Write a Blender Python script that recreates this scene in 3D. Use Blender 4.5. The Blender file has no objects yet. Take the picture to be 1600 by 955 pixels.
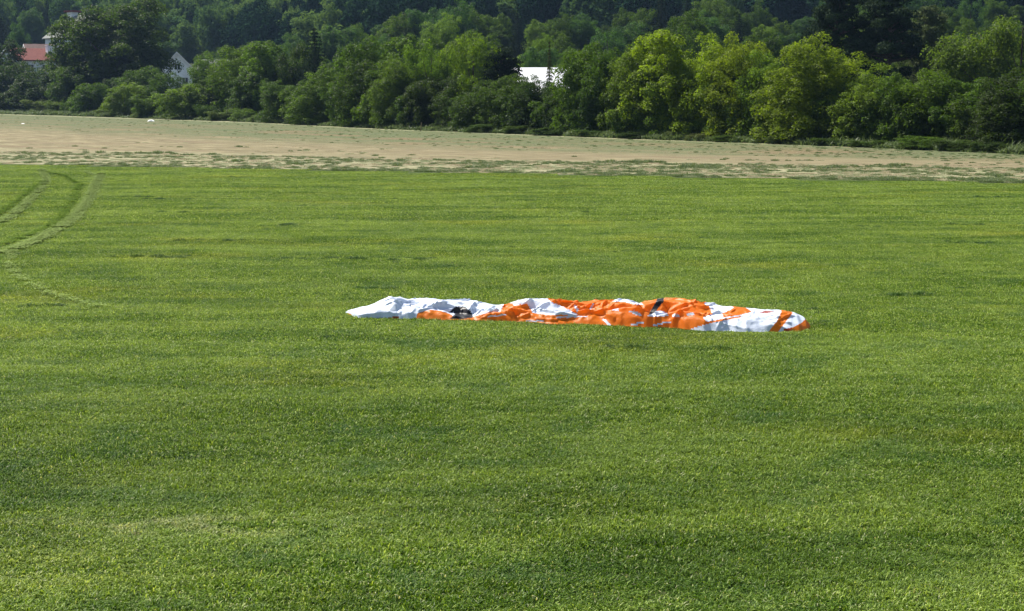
import bpy, bmesh, math, random
import numpy as np
from mathutils import Vector, noise as mnoise

sc = bpy.context.scene
C = sc.collection
R = math.radians

# ------------------------------------------------------------------ camera, sky, sun, exposure
CAM_H = 3.5
FOC = 2300.0                      # focal length in photo pixels (photo 1600 wide)
PITCH = math.atan(327.5 / FOC)
cam_d = bpy.data.cameras.new('camera')
cam_d.sensor_width = 36.0
cam_d.lens = 36.0 * FOC / 1600.0
cam_d.clip_start = 0.1
cam_d.clip_end = 6000
cam = bpy.data.objects.new('camera', cam_d)
C.objects.link(cam)
cam.location = (0, 0, CAM_H)
cam.rotation_euler = (R(90) - PITCH, 0, 0)
sc.camera = cam

SUN_EL, SUN_AZ = 53.0, -48.0      # azimuth from +Y (view direction) towards +X
world = bpy.data.worlds.new('World')
sc.world = world
world.use_nodes = True
wn = world.node_tree
sky = wn.nodes.new('ShaderNodeTexSky')
sky.sky_type = 'NISHITA'
sky.sun_disc = False
sky.sun_elevation = R(SUN_EL)
sky.sun_rotation = R(SUN_AZ)
sky.air_density = 1.0
sky.dust_density = 1.5
bg = wn.nodes['Background']
bg.inputs['Strength'].default_value = 0.072
wn.links.new(sky.outputs['Color'], bg.inputs['Color'])

sun_d = bpy.data.lights.new('sun', 'SUN')
sun_d.energy = 4.6
sun_d.angle = R(0.53)
sun_d.color = (1.0, 0.95, 0.87)
sun = bpy.data.objects.new('sun', sun_d)
C.objects.link(sun)
sd = Vector((math.sin(R(SUN_AZ)) * math.cos(R(SUN_EL)), math.cos(R(SUN_AZ)) * math.cos(R(SUN_EL)), math.sin(R(SUN_EL))))
sun.rotation_euler = sd.to_track_quat('Z', 'Y').to_euler()
sun.location = sd * 100

sc.view_settings.view_transform = 'Standard'
sc.view_settings.look = 'None'
sc.view_settings.exposure = 1.0
sc.view_settings.gamma = 1.0
sc.view_settings.use_curve_mapping = False
sc.cycles.max_bounces = 6
sc.cycles.diffuse_bounces = 3
sc.cycles.glossy_bounces = 2
sc.cycles.transmission_bounces = 4
sc.cycles.volume_bounces = 0
sc.cycles.use_denoising = True

# ------------------------------------------------------------------ helpers
def ray(px, py):
    a = (px - 800.0) / FOC
    b = (477.5 - py) / FOC
    cp, sp = math.cos(PITCH), math.sin(PITCH)
    return Vector((a, cp + b * sp, -sp + b * cp))

def ground(px, py, z=0.0):
    d = ray(px, py)
    t = (z - CAM_H) / d.z
    return Vector((d.x * t, d.y * t, z))

def at_y(px, py, y):
    d = ray(px, py)
    t = y / d.y
    return Vector((d.x * t, y, CAM_H + d.z * t))

def tag(o, label=None, cat=None, group=None, kind=None):
    if label: o['label'] = label
    if cat: o['category'] = cat
    if group: o['group'] = group
    if kind: o['kind'] = kind
    return o

def empty(name, loc, rz=0.0, label=None, cat=None, group=None):
    o = bpy.data.objects.new(name, None)
    C.objects.link(o)
    o.location = loc
    o.rotation_euler = (0, 0, rz)
    return tag(o, label, cat, group)

def mesh_np(name, verts, faces_list, smooth=False, attrs=None):
    """faces_list: list of (n,k) int arrays with constant k each."""
    me = bpy.data.meshes.new(name)
    verts = np.asarray(verts, dtype=np.float32)
    me.vertices.add(len(verts))
    me.vertices.foreach_set('co', verts.ravel())
    idx = np.concatenate([f.ravel() for f in faces_list]).astype(np.int32)
    tot = np.concatenate([np.full(len(f), f.shape[1], dtype=np.int32) for f in faces_list])
    start = np.concatenate([[0], np.cumsum(tot)[:-1]]).astype(np.int32)
    me.loops.add(len(idx))
    me.loops.foreach_set('vertex_index', idx)
    me.polygons.add(len(tot))
    me.polygons.foreach_set('loop_start', start)
    me.polygons.foreach_set('loop_total', tot)
    me.polygons.foreach_set('use_smooth', np.full(len(tot), smooth))
    if attrs:
        for k, (dom, vals) in attrs.items():
            a = me.attributes.new(k, 'FLOAT', dom)
            a.data.foreach_set('value', np.asarray(vals, dtype=np.float32))
    me.update(calc_edges=True)
    return me

def link_mesh(name, me, mat=None, parent=None):
    o = bpy.data.objects.new(name, me)
    if mat is not None:
        me.materials.clear()
        me.materials.append(mat)
    C.objects.link(o)
    if parent is not None:
        o.parent = parent
    return o

class MB:
    def __init__(self):
        self.v, self.f = [], []
    def poly(self, pts):
        i = len(self.v)
        self.v += [tuple(p) for p in pts]
        self.f.append(tuple(range(i, i + len(pts))))
    def prism(self, pts, off):
        """closed prism: polygon pts extruded by vector off"""
        i = len(self.v); n = len(pts)
        off = Vector(off)
        self.v += [tuple(Vector(p)) for p in pts] + [tuple(Vector(p) + off) for p in pts]
        self.f.append(tuple(range(i, i + n)))
        self.f.append(tuple(range(i + 2 * n - 1, i + n - 1, -1)))
        for k in range(n):
            self.f.append((i + k, i + n + k, i + n + (k + 1) % n, i + (k + 1) % n))
    def box(self, x0, x1, y0, y1, z0, z1):
        self.prism([(x0, y0, z0), (x1, y0, z0), (x1, y1, z0), (x0, y1, z0)], (0, 0, z1 - z0))
    def build(self, name, mat, parent=None):
        me = bpy.data.meshes.new(name)
        me.from_pydata(self.v, [], self.f)
        b = bmesh.new(); b.from_mesh(me)
        bmesh.ops.recalc_face_normals(b, faces=b.faces)
        b.to_mesh(me); b.free()
        me.update()
        return link_mesh(name, me, mat, parent)

# ------------------------------------------------------------------ material helper
class NT:
    def __init__(self, name):
        self.m = bpy.data.materials.new(name)
        self.m.use_nodes = True
        self.t = self.m.node_tree
        self.t.nodes.clear()
        self.out = self.t.nodes.new('ShaderNodeOutputMaterial')
    def n(self, typ, **kw):
        nd = self.t.nodes.new(typ)
        for k, v in kw.items():
            setattr(nd, k, v)
        return nd
    def put(self, sock, v):
        if isinstance(v, bpy.types.NodeSocket):
            self.t.links.new(v, sock)
        elif v is not None:
            if isinstance(v, (tuple, list)) and sock.type == 'RGBA' and len(v) == 3:
                v = (*v, 1.0)
            sock.default_value = v
    def pos(self):
        return self.n('ShaderNodeNewGeometry').outputs['Position']
    def scale(self, vec, s):
        nd = self.n('ShaderNodeVectorMath', operation='MULTIPLY')
        self.put(nd.inputs[0], vec); nd.inputs[1].default_value = s
        return nd.outputs[0]
    def noise(self, vec, scale, detail=4, rough=0.55, dist=0.0):
        nd = self.n('ShaderNodeTexNoise')
        self.put(nd.inputs['Vector'], vec)
        nd.inputs['Scale'].default_value = scale
        nd.inputs['Detail'].default_value = detail
        nd.inputs['Roughness'].default_value = rough
        nd.inputs['Distortion'].default_value = dist
        return nd.outputs['Fac']
    def math(self, op, a, b=None, clamp=False):
        nd = self.n('ShaderNodeMath', operation=op)
        nd.use_clamp = clamp
        self.put(nd.inputs[0], a)
        if b is not None: self.put(nd.inputs[1], b)
        return nd.outputs[0]
    def rng(self, v, a, b, c=0.0, d=1.0):
        nd = self.n('ShaderNodeMapRange')
        nd.interpolation_type = 'SMOOTHSTEP'
        self.put(nd.inputs[0], v)
        for i, q in enumerate((a, b, c, d)): nd.inputs[i + 1].default_value = q
        return nd.outputs[0]
    def mix(self, f, a, b, blend='MIX'):
        nd = self.n('ShaderNodeMix', data_type='RGBA', blend_type=blend)
        self.put(nd.inputs[0], f); self.put(nd.inputs[6], a); self.put(nd.inputs[7], b)
        return nd.outputs[2]
    def attr(self, name):
        return self.n('ShaderNodeAttribute', attribute_name=name).outputs['Fac']
    def surf(self, s):
        self.t.links.new(s, self.out.inputs['Surface'])
        return self.m
    def bsdf(self, color, rough=0.8, spec=0.3, normal=None, **kw):
        b = self.n('ShaderNodeBsdfPrincipled')
        self.put(b.inputs['Base Color'], color)
        self.put(b.inputs['Roughness'], rough)
        self.put(b.inputs['Specular IOR Level'], spec)
        if normal is not None: self.put(b.inputs['Normal'], normal)
        for k, v in kw.items(): self.put(b.inputs[k], v)
        return b.outputs[0]
    def bump(self, h, strength=0.5, dist=0.1):
        b = self.n('ShaderNodeBump')
        self.put(b.inputs['Height'], h)
        b.inputs['Strength'].default_value = strength
        b.inputs['Distance'].default_value = dist
        return b.outputs[0]
    def leafy(self, color, trans_col, trans=0.4, rough=0.5, spec=0.3):
        p = self.bsdf(color, rough, spec)
        t = self.n('ShaderNodeBsdfTranslucent')
        self.put(t.inputs['Color'], trans_col)
        m = self.n('ShaderNodeMixShader')
        m.inputs[0].default_value = trans
        self.t.links.new(p, m.inputs[1]); self.t.links.new(t.outputs[0], m.inputs[2])
        return m.outputs[0]

def plain(name, col, rough=0.8, spec=0.3, var=0.12, scale=3.0):
    k = NT(name)
    f = k.noise(k.pos(), scale, 5)
    dark = tuple(c * (1 - var * 1.6) for c in col)
    lite = tuple(min(1, c * (1 + var)) for c in col)
    return k.surf(k.bsdf(k.mix(k.rng(f, 0.3, 0.7), dark, lite), rough, spec))

# ------------------------------------------------------------------ ground shape
COLS = [-2400, -1200, -400, 0, 400, 800, 1200, 1600, 2400, 4000]
ROWS = [60, 90, 120, 180, 250, 330, 450, 600, 900, 1200]
TAB = {
    -2400: [0, 0, 0, 0, 0, 0, 6, 18, 70, 110],
    -1200: [0, 0, 0, 0, 0, 0, 8, 20, 80, 130],
    -400: [0, 0, 0, 0, 0, 0, 10, 27, 95, 150],
    0:    [0, 0, 0, 0, 0, 1.0, 16, 34, 110, 170],
    400:  [0, 0, 0, 0, 0.5, 4, 15, 36, 120, 180],
    800:  [0, 0, 0, 1.2, 5, 12, 33, 65, 150, 190],
    1200: [0, 0, 0, 2.5, 7, 15, 40, 75, 160, 200],
    1600: [0, 0, 0.5, 3.5, 9, 20, 46, 82, 165, 200],
    2400: [0, 0, 1, 5, 12, 24, 50, 85, 165, 200],
    4000: [0, 1, 3, 8, 15, 28, 50, 80, 150, 190],
}
TARR = np.array([TAB[c] for c in COLS], dtype=float)

_ft = [ground(a, b) for a, b in ((0, 178), (200, 184), (400, 191), (600, 201), (800, 209), (1000, 217), (1200, 224), (1400, 232), (1600, 241), (2000, 250), (3000, 270))]
_d0 = (_ft[0] - _ft[1]).normalized()
_ft = [_ft[0] + _d0 * 170] + _ft
def field_top(x):
    return float(np.interp(x, [p.x for p in _ft], [p.y for p in _ft]))

def terrain(x, y):
    if y < 60: return 0.0
    c = 800 + FOC * x / y
    c = min(max(c, COLS[0]), COLS[-1]); yy = min(y, ROWS[-1])
    ft = field_top(x)
    if y < ft + 4: return 0.0
    ramp = min((y - ft - 4) / 25.0, 1.0)
    i = min(max(int(np.searchsorted(COLS, c)) - 1, 0), len(COLS) - 2)
    j = min(max(int(np.searchsorted(ROWS, yy)) - 1, 0), len(ROWS) - 2)
    u = (c - COLS[i]) / (COLS[i + 1] - COLS[i]); v = (yy - ROWS[j]) / (ROWS[j + 1] - ROWS[j])
    return ramp * float((TARR[i, j] * (1 - u) + TARR[i + 1, j] * u) * (1 - v) + (TARR[i, j + 1] * (1 - u) + TARR[i + 1, j + 1] * u) * v)

# far wooded ground sheet
def soil_mat():
    k = NT('woodland_floor')
    p = k.pos()
    f = k.noise(p, 0.15, 6)
    g = k.noise(p, 2.0, 5)
    c = k.mix(k.rng(f, .35, .65), (0.022, 0.035, 0.012), (0.045, 0.06, 0.02))
    c = k.mix(k.rng(g, .45, .8), c, (0.07, 0.065, 0.035))
    return k.surf(k.bsdf(c, 0.95, 0.1, k.bump(g, 0.8, 0.3)))

xs = np.concatenate([np.linspace(-900, -200, 29)[:-1], np.linspace(-200, 200, 81)[:-1], np.linspace(200, 900, 29)])
ys = np.concatenate([np.linspace(-220, 40, 14)[:-1], np.linspace(40, 400, 91)[:-1], np.linspace(400, 1150, 51)])
GX, GY = np.meshgrid(xs, ys)
V = np.zeros((GX.size, 3))
V[:, 0] = GX.ravel(); V[:, 1] = GY.ravel()
V[:, 2] = [terrain(a, b) - 0.004 for a, b in zip(V[:, 0], V[:, 1])]
nx, ny = len(xs), len(ys)
ii = np.arange(nx - 1)[None, :] + nx * np.arange(ny - 1)[:, None]
F = np.stack([ii, ii + 1, ii + nx + 1, ii + nx], -1).reshape(-1, 4)
o = link_mesh('ground', mesh_np('ground', V, [F], smooth=True), soil_mat())
tag(o, kind='structure')

# field boundary lines, as ground points taken along each line (photo columns -> row)
PXS = np.array([-2500, -900, -400, 0, 200, 400, 600, 800, 1000, 1200, 1400, 1600, 2000, 3000.])
L_LAWN = np.interp(PXS, [0, 500, 1000, 1600, 2000, 3000], [256, 266, 275, 286, 294, 312])
L_ROUGH = np.interp(PXS, [0, 400, 800, 1200, 1600, 2000, 3000], [236, 243, 252, 257, 263, 269, 284])
L_TAN = np.interp(PXS, [0, 400, 800, 1200, 1600, 2000, 3000], [200, 219, 234, 244, 253, 260, 276])
L_TOP = np.interp(PXS, [0, 200, 400, 600, 800, 1000, 1200, 1400, 1600, 2000, 3000],
                  [178, 184, 191, 201, 209, 217, 224, 232, 241, 250, 270])
def line_pts(L):
    out = []
    for px, py in zip(PXS, L):
        if px < 0:
            g0 = ground(0, np.interp(0, PXS, L)); g1 = ground(200, np.interp(200, PXS, L))
            # continue straight on beyond the frame
            d = (g0 - g1); d.normalize()
            out.append(g0 + d * (-px) * 0.055)
        else:
            out.append(ground(px, py))
    return out
P_LAWN, P_ROUGH, P_TAN, P_TOP = map(line_pts, (L_LAWN, L_ROUGH, L_TAN, L_TOP))

def lawn_far(x):
    return float(np.interp(x, [p.x for p in P_LAWN], [p.y for p in P_LAWN]))

# ---- stubble field between lawn and trees
def field_mat():
    k = NT('stubble_and_regrowth')
    p = k.pos()
    b = k.attr('band')
    along = k.n('ShaderNodeMapping'); along.inputs['Rotation'].default_value = (0, 0, R(-20))
    k.put(along.inputs[0], p)
    st = k.scale(along.outputs[0], (0.12, 1.0, 1.0))
    sp = k.n('ShaderNodeSeparateXYZ'); k.put(sp.inputs[0], p)
    cx = k.n('ShaderNodeCombineXYZ')
    k.put(cx.inputs[0], k.math('MULTIPLY', b, 9.0)); k.put(cx.inputs[1], k.math('MULTIPLY', sp.outputs[0], .05)); k.put(cx.inputs[2], k.math('MULTIPLY', sp.outputs[1], .012))
    n1 = k.noise(cx.outputs[0], 1.3, 7, .68)
    n2 = k.noise(p, 3.0, 5, .7)
    n3 = k.noise(k.scale(p, (0.5, 1.0, 1.0)), 0.16, 5, .6, .6)
    bb = k.math('ADD', b, k.math('MULTIPLY', k.math('SUBTRACT', n1, 0.5), 0.9))
    cy = k.n('ShaderNodeCombineXYZ')
    k.put(cy.inputs[0], k.math('MULTIPLY', b, 34.0)); k.put(cy.inputs[1], k.math('MULTIPLY', sp.outputs[0], .45)); k.put(cy.inputs[2], k.math('MULTIPLY', sp.outputs[1], .1))
    n4 = k.noise(cy.outputs[0], 1.0, 6, .7)
    tan = k.mix(k.rng(n4, .32, .68), (0.115, 0.098, 0.052), (0.262, 0.226, 0.128))
    tan = k.mix(k.rng(n1, .50, .64), tan, (0.17, 0.13, 0.078))
    green = k.mix(k.rng(n2, .3, .7), (0.065, 0.085, 0.032), (0.13, 0.145, 0.07))
    brown = k.mix(k.rng(n2, .3, .7), (0.12, 0.09, 0.045), (0.21, 0.16, 0.09))
    rough = k.mix(k.rng(n2, .45, .62), (0.28, 0.25, 0.155), (0.15, 0.18, 0.075))
    far = k.mix(k.rng(k.math('ADD', n3, k.math('MULTIPLY', n1, .8)), .66, .98), brown, green)
    far = k.mix(k.rng(b, 2.35, 2.95), far, green)
    c = k.mix(k.rng(bb, 0.75, 1.15), rough, tan)
    c = k.mix(k.rng(bb, 1.6, 2.35), c, far)
    pale = k.rng(b, 2.86, 2.93)
    c = k.mix(k.math('MULTIPLY', pale, k.rng(n1, .4, .6, .2, .8)), c, (0.30, 0.29, 0.17))
    return k.surf(k.bsdf(c, 0.95, 0.1, k.bump(n2, 0.9, 0.12)))

rows_v, bands = [], []
def lerp_rows(A, B, n, b0):
    for s in range(n):
        t = s / n
        rows_v.append([a.lerp(q, t) for a, q in zip(A, B)]); bands.append(b0 + t)
lerp_rows(P_LAWN, P_ROUGH, 8, 0); lerp_rows(P_ROUGH, P_TAN, 12, 1); lerp_rows(P_TAN, P_TOP, 14, 2)
rows_v.append(P_TOP); bands.append(3.0)
fine = []
for r_ in rows_v:      # densify along
    rr = []
    for a, q in zip(r_[:-1], r_[1:]):
        for s in range(6): rr.append(a.lerp(q, s / 6))
    rr.append(r_[-1]); fine.append(rr)
nc = len(fine[0]); nr = len(fine)
V = np.array([[(v.x, v.y, terrain(v.x, v.y) + 0.006) for v in r_] for r_ in fine]).reshape(-1, 3)
ii = np.arange(nc - 1)[None, :] + nc * np.arange(nr - 1)[:, None]
F = np.stack([ii, ii + 1, ii + nc + 1, ii + nc], -1).reshape(-1, 4)
me = mesh_np('stubble_field', V, [F], True, {'band': ('POINT', np.repeat(bands, nc))})
tag(link_mesh('stubble_field', me, field_mat()), kind='structure')

# ---- lawn sheet (the soil and thatch under the blades)
def lawn_colour(k, p):
    """slow patches of the lawn by world position, shared by sheet and blades"""
    a = k.noise(k.scale(p, (0.35, 1.0, 1.0)), 0.55, 4, .55, .4)
    b = k.noise(k.scale(p, (0.6, 1.0, 1.0)), 2.2, 4, .6)
    # dry thatch patch close to the camera on the left
    sep = k.n('ShaderNodeSeparateXYZ'); k.put(sep.inputs[0], p)
    g = ground(235, 826)
    dx = k.math('DIVIDE', k.math('SUBTRACT', sep.outputs[0], g.x), 1.7)
    dy = k.math('DIVIDE', k.math('SUBTRACT', sep.outputs[1], g.y), 0.30)
    r2 = k.math('ADD', k.math('MULTIPLY', dx, dx), k.math('MULTIPLY', dy, dy))
    dry = k.math('MULTIPLY', k.rng(r2, 0.0, 1.7, 0.75, 0.0), k.rng(b, .40, .62))
    return a, b, dry

def lawn_mat():
    k = NT('turf_thatch')
    p = k.pos()
    a, b, dry = lawn_colour(k, p)
    n2 = k.noise(p, 9, 5, .7)
    c = k.mix(k.rng(a, .35, .65), (0.025, 0.045, 0.008), (0.05, 0.08, 0.014))
    c = k.mix(k.rng(n2, .45, .75), c, (0.075, 0.075, 0.03))
    c = k.mix(dry, c, (0.16, 0.13, 0.07))
    return k.surf(k.bsdf(c, 0.95, 0.1, k.bump(n2, 0.7, 0.04)))
near = [(-70, -60), (70, -60)]
far_edge = [(p.x, p.y) for p in P_LAWN if -150 < p.x < 90]
vx = np.array(far_edge)
Lx, Rx = vx[0][0], vx[-1][0]
V = np.zeros((len(vx) * 2, 3)); V[:len(vx), 0] = vx[:, 0]; V[:len(vx), 1] = -80
V[len(vx):, 0] = vx[:, 0]; V[len(vx):, 1] = vx[:, 1]; V[:, 2] = 0.002
q = np.arange(len(vx) - 1)
F = np.stack([q, q + 1, q + 1 + len(vx), q + len(vx)], -1)
tag(link_mesh('lawn', mesh_np('lawn', V, [F]), lawn_mat()), kind='structure')

# ------------------------------------------------------------------ grass
rng = np.random.default_rng(7)

def blade_patch(name, size, dens, length, width, mat, lean=0.8, seed=1):
    r = np.random.default_rng(seed)
    n = int(size * size * dens)
    # clumpy placing
    nc_ = max(4, n // 16)
    cc = r.uniform(-size / 2, size / 2, (nc_, 2))
    which = r.integers(0, nc_, n)
    base = np.where(r.random((n, 1)) < 0.6, cc[which] + r.normal(0, 0.018, (n, 2)), r.uniform(-size / 2, size / 2, (n, 2)))
    L = length * np.clip(r.lognormal(0, 0.35, n), .35, 2.1)
    w = width * r.uniform(.6, 1.3, n)
    hv = np.array([mnoise.noise(Vector((q[0] * 9, q[1] * 9, seed * 7.3))) + .6 * mnoise.noise(Vector((q[0] * 24, q[1] * 24, seed * 3.1))) for q in base])
    L = np.minimum(L * np.clip(1.0 + .7 * hv, .4, 1.5), length * 1.45)
    az = r.uniform(0, 2 * np.pi, n)
    ln = r.uniform(0.15, 1.0, n) ** 0.7 * lean * np.clip(.6 + .5 * L / length, .7, 1.3)
    d = np.stack([np.cos(az), np.sin(az)], 1)
    s = np.stack([-np.sin(az + r.normal(0, .6, n)), np.cos(az + r.normal(0, .6, n))], 1)
    P = np.zeros((n, 5, 3))
    t1 = ln * 0.55; t2 = np.minimum(ln * 1.7, 1.95)
    m = base + d * (L * .5 * np.sin(t1))[:, None]
    mz = L * .5 * np.cos(t1)
    e = m + d * (L * .5 * np.sin(t2))[:, None]
    ez = mz + L * .5 * np.cos(t2)
    P[:, 0, :2] = base - s * (w / 2)[:, None]; P[:, 1, :2] = base + s * (w / 2)[:, None]
    P[:, 2, :2] = m + s * (w * .42)[:, None]; P[:, 3, :2] = m - s * (w * .42)[:, None]
    P[:, 2, 2] = P[:, 3, 2] = mz
    P[:, 4, :2] = e; P[:, 4, 2] = np.maximum(ez, 0.004)
    P[:, :2, 2] = -0.004
    b0 = np.arange(n) * 5
    quads = np.stack([b0, b0 + 1, b0 + 2, b0 + 3], 1)
    tris = np.stack([b0 + 3, b0 + 2, b0 + 4], 1)
    tint = r.random(n)
    me = mesh_np(name, P.reshape(-1, 3), [quads, tris], False, {'tint': ('FACE', np.concatenate([tint, tint]))})
    me.materials.append(mat)
    return me

def grass_mat(name, dark, mid, lite, straw, straw_amt=0.06, trans=0.35):
    k = NT(name)
    p = k.pos()
    a, b, dry = lawn_colour(k, p)
    t = k.attr('tint')
    c = k.mix(k.rng(t, 0, 1), dark, mid)
    c = k.mix(k.rng(t, .74, .98), c, lite)
    c = k.mix(k.rng(k.math('ADD', k.math('MULTIPLY', a, .6), k.math('MULTIPLY', b, .4)), .36, .64, 0.0, .55), c, k.mix(0.5, c, lite))
    lush = k.noise(k.scale(p, (0.30, 1.0, 1.0)), 0.75, 5, .6, .5)
    sy = k.n('ShaderNodeSeparateXYZ'); k.put(sy.inputs[0], p)
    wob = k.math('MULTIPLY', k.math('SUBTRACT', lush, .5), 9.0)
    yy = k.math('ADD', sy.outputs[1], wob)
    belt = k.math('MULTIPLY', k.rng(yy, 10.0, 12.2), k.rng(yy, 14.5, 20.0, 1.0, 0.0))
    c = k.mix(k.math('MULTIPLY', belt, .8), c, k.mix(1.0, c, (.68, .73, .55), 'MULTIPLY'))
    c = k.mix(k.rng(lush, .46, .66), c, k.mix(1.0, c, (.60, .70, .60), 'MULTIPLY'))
    warm = k.noise(k.scale(p, (0.5, 1.0, 1.0)), 0.38, 4, .55, .3)
    c = k.mix(k.rng(warm, .52, .72, 0, .8), c, k.mix(1.0, c, (1.28, 1.05, .8), 'MULTIPLY'))
    cool = k.noise(p, 0.9, 3)
    c = k.mix(k.rng(cool, .5, .72, 0, .45), c, (0.045, 0.12, 0.035))
    c = k.mix(k.rng(t, 1 - straw_amt, 1 - straw_amt + .02), c, straw)
    c = k.mix(k.math('MULTIPLY', dry, k.rng(t, .15, .6)), c, straw)
    tc = k.mix(1.0, c, (1.4, 1.35, 0.5), 'MULTIPLY')
    return k.surf(k.leafy(c, tc, trans, 0.5, 0.14))
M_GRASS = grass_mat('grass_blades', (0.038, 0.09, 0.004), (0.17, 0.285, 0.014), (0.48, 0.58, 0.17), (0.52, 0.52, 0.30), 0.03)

def scatter(name, points, rots, scales, sources, picks, label, cat):
    """one 'stuff' object: its vertices carry instances of the source meshes"""
    V = np.asarray(points, dtype=np.float32)
    me = bpy.data.meshes.new(name)
    me.vertices.add(len(V)); me.vertices.foreach_set('co', V.ravel())
    a = me.attributes.new('rot', 'FLOAT_VECTOR', 'POINT'); a.data.foreach_set('vector', np.asarray(rots, dtype=np.float32).ravel())
    a = me.attributes.new('size', 'FLOAT_VECTOR', 'POINT'); a.data.foreach_set('vector', np.asarray(scales, dtype=np.float32).ravel())
    a = me.attributes.new('pick', 'INT', 'POINT'); a.data.foreach_set('value', np.asarray(picks, dtype=np.int32))
    o = bpy.data.objects.new(name, me); C.objects.link(o)
    ng = bpy.data.node_groups.new(name + '_scatter', 'GeometryNodeTree')
    ng.interface.new_socket('Geometry', in_out='INPUT', socket_type='NodeSocketGeometry')
    ng.interface.new_socket('Geometry', in_out='OUTPUT', socket_type='NodeSocketGeometry')
    gi = ng.nodes.new('NodeGroupInput'); go = ng.nodes.new('NodeGroupOutput')
    g2i = ng.nodes.new('GeometryNodeGeometryToInstance')
    for s in reversed(sources):
        so = bpy.data.objects.new(name + '_source', s)
        oi = ng.nodes.new('GeometryNodeObjectInfo')
        oi.inputs['Object'].default_value = so
        ng.links.new(oi.outputs['Geometry'], g2i.inputs[0])
    iop = ng.nodes.new('GeometryNodeInstanceOnPoints')
    iop.inputs['Pick Instance'].default_value = True
    def named(nm, typ):
        nd = ng.nodes.new('GeometryNodeInputNamedAttribute'); nd.data_type = typ
        nd.inputs['Name'].default_value = nm
        return [s for s in nd.outputs if s.enabled][0]
    ng.links.new(gi.outputs[0], iop.inputs['Points'])
    ng.links.new(g2i.outputs[0], iop.inputs['Instance'])
    ng.links.new(named('pick', 'INT'), iop.inputs['Instance Index'])
    e2r = ng.nodes.new('FunctionNodeEulerToRotation')
    ng.links.new(named('rot', 'FLOAT_VECTOR'), e2r.inputs[0])
    ng.links.new(e2r.outputs[0], iop.inputs['Rotation'])
    ng.links.new(named('size', 'FLOAT_VECTOR'), iop.inputs['Scale'])
    ng.links.new(iop.outputs[0], go.inputs[0])
    md = o.modifiers.new('scatter', 'NODES'); md.node_group = ng
    return tag(o, label, cat, kind='stuff')

def lawn_zone(y0, y1, cell, patches, name, label, zs):
    pts = []
    y = y0
    while y < y1:
        hw = 0.35 * y * 1.28 + 1.5
        x = -hw
        while x < hw:
            px_, py_ = x + rng.uniform(-.1, .1) * cell, y + rng.uniform(-.1, .1) * cell
            if py_ < lawn_far(px_) - cell * 0.45: pts.append((px_, py_, 0.0))
            x += cell
        y += cell
    n = len(pts)
    rot = np.zeros((n, 3)); rot[:, 2] = rng.integers(0, 4, n) * math.pi / 2 + rng.normal(0, .08, n)
    sc_ = np.ones((n, 3))
    for i, p in enumerate(pts):
        v = mnoise.noise(Vector((p[0] * .5, p[1] * .9, 3.1)))
        sc_[i, 2] = zs * (1.0 + .45 * v) * rng.uniform(.9, 1.1)
    scatter(name, pts, rot, sc_, patches, rng.integers(0, len(patches), n), label, 'grass')

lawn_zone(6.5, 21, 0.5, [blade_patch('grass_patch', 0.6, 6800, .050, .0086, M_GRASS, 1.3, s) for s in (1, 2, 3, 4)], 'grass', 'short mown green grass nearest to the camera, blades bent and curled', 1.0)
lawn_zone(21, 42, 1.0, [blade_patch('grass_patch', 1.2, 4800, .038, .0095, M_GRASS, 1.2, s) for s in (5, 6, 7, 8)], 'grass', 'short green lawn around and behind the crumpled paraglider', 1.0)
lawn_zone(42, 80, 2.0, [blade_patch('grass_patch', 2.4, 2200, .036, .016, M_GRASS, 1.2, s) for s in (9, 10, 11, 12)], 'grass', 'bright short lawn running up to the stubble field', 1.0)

# tufts of taller, darker grass standing here and there
M_TUFT = grass_mat('tuft_blades', (0.03, 0.075, 0.01), (0.055, 0.12, 0.018), (0.11, 0.19, 0.035), (0.1, 0.14, 0.04), 0.01, .15)
def tuft(name, n, rad, length, width, mat, seed, lean=.5):
    r = np.random.default_rng(seed)
    me = blade_patch(name, 1.0, n, length, width, mat, lean, seed)
    co = np.zeros(len(me.vertices) * 3, dtype=np.float32); me.vertices.foreach_get('co', co)
    co = co.reshape(-1, 5, 3)
    b = co[:, :2, :2].mean(1)
    ang = r.uniform(0, 2 * np.pi, len(co)); rr = rad * np.sqrt(r.random(len(co)))
    nb = np.stack([np.cos(ang) * rr, np.sin(ang) * rr], 1)
    co[:, :, :2] += (nb - b)[:, None, :]
    fall = 1.15 - .6 * (rr / rad)
    co[:, :, 2] *= fall[:, None]
    me.vertices.foreach_set('co', co.ravel()); me.update()
    return me
tufts = [tuft('tuft', 260, .16, .085, .007, M_TUFT, 20 + i) for i in range(3)]
pts, scs = [], []
fixed = [(590, 405, 7), (560, 450, 4), (900, 333, 3), (250, 312, 5), (210, 308, 4), (230, 402, 7), (350, 376, 6), (270, 332, 3), (200, 283, 2),
         (1575, 668, 6), (1510, 380, 5), (60, 478, 6), (20, 400, 2), (1000, 545, 4), (330, 718, 5), (1060, 512, 2), (800, 603, 4), (1410, 355, 4),
         (1500, 352, 3), (1400, 870, 4), (1200, 790, 3), (60, 735, 5), (230, 745, 3), (760, 850, 3), (1370, 800, 4), (980, 683, 2),
         (640, 408, 4), (450, 352, 4), (1420, 462, 4), (300, 270, 3), (1570, 309, 5), (1320, 505, 2), (480, 404, 4)]
for px, py, n in fixed:
    g = ground(px, py)
    for j in range(n):
        pts.append((g.x + rng.normal(0, .22 + .045 * n), g.y + rng.normal(0, .12), 0)); scs.append(rng.uniform(.45, .95) * (.55 if g.y < 20 else 1))
for j in range(260):
    y = rng.uniform(9, 72) ; x = rng.uniform(-.42, .42) * y
    if y < lawn_far(x) - .5: pts.append((x, y, 0)); scs.append(rng.uniform(.3, .7) * (0.3 if y < 20 else .85))
n = len(pts); rot = np.zeros((n, 3)); rot[:, 2] = rng.uniform(0, 6.28, n)
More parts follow.
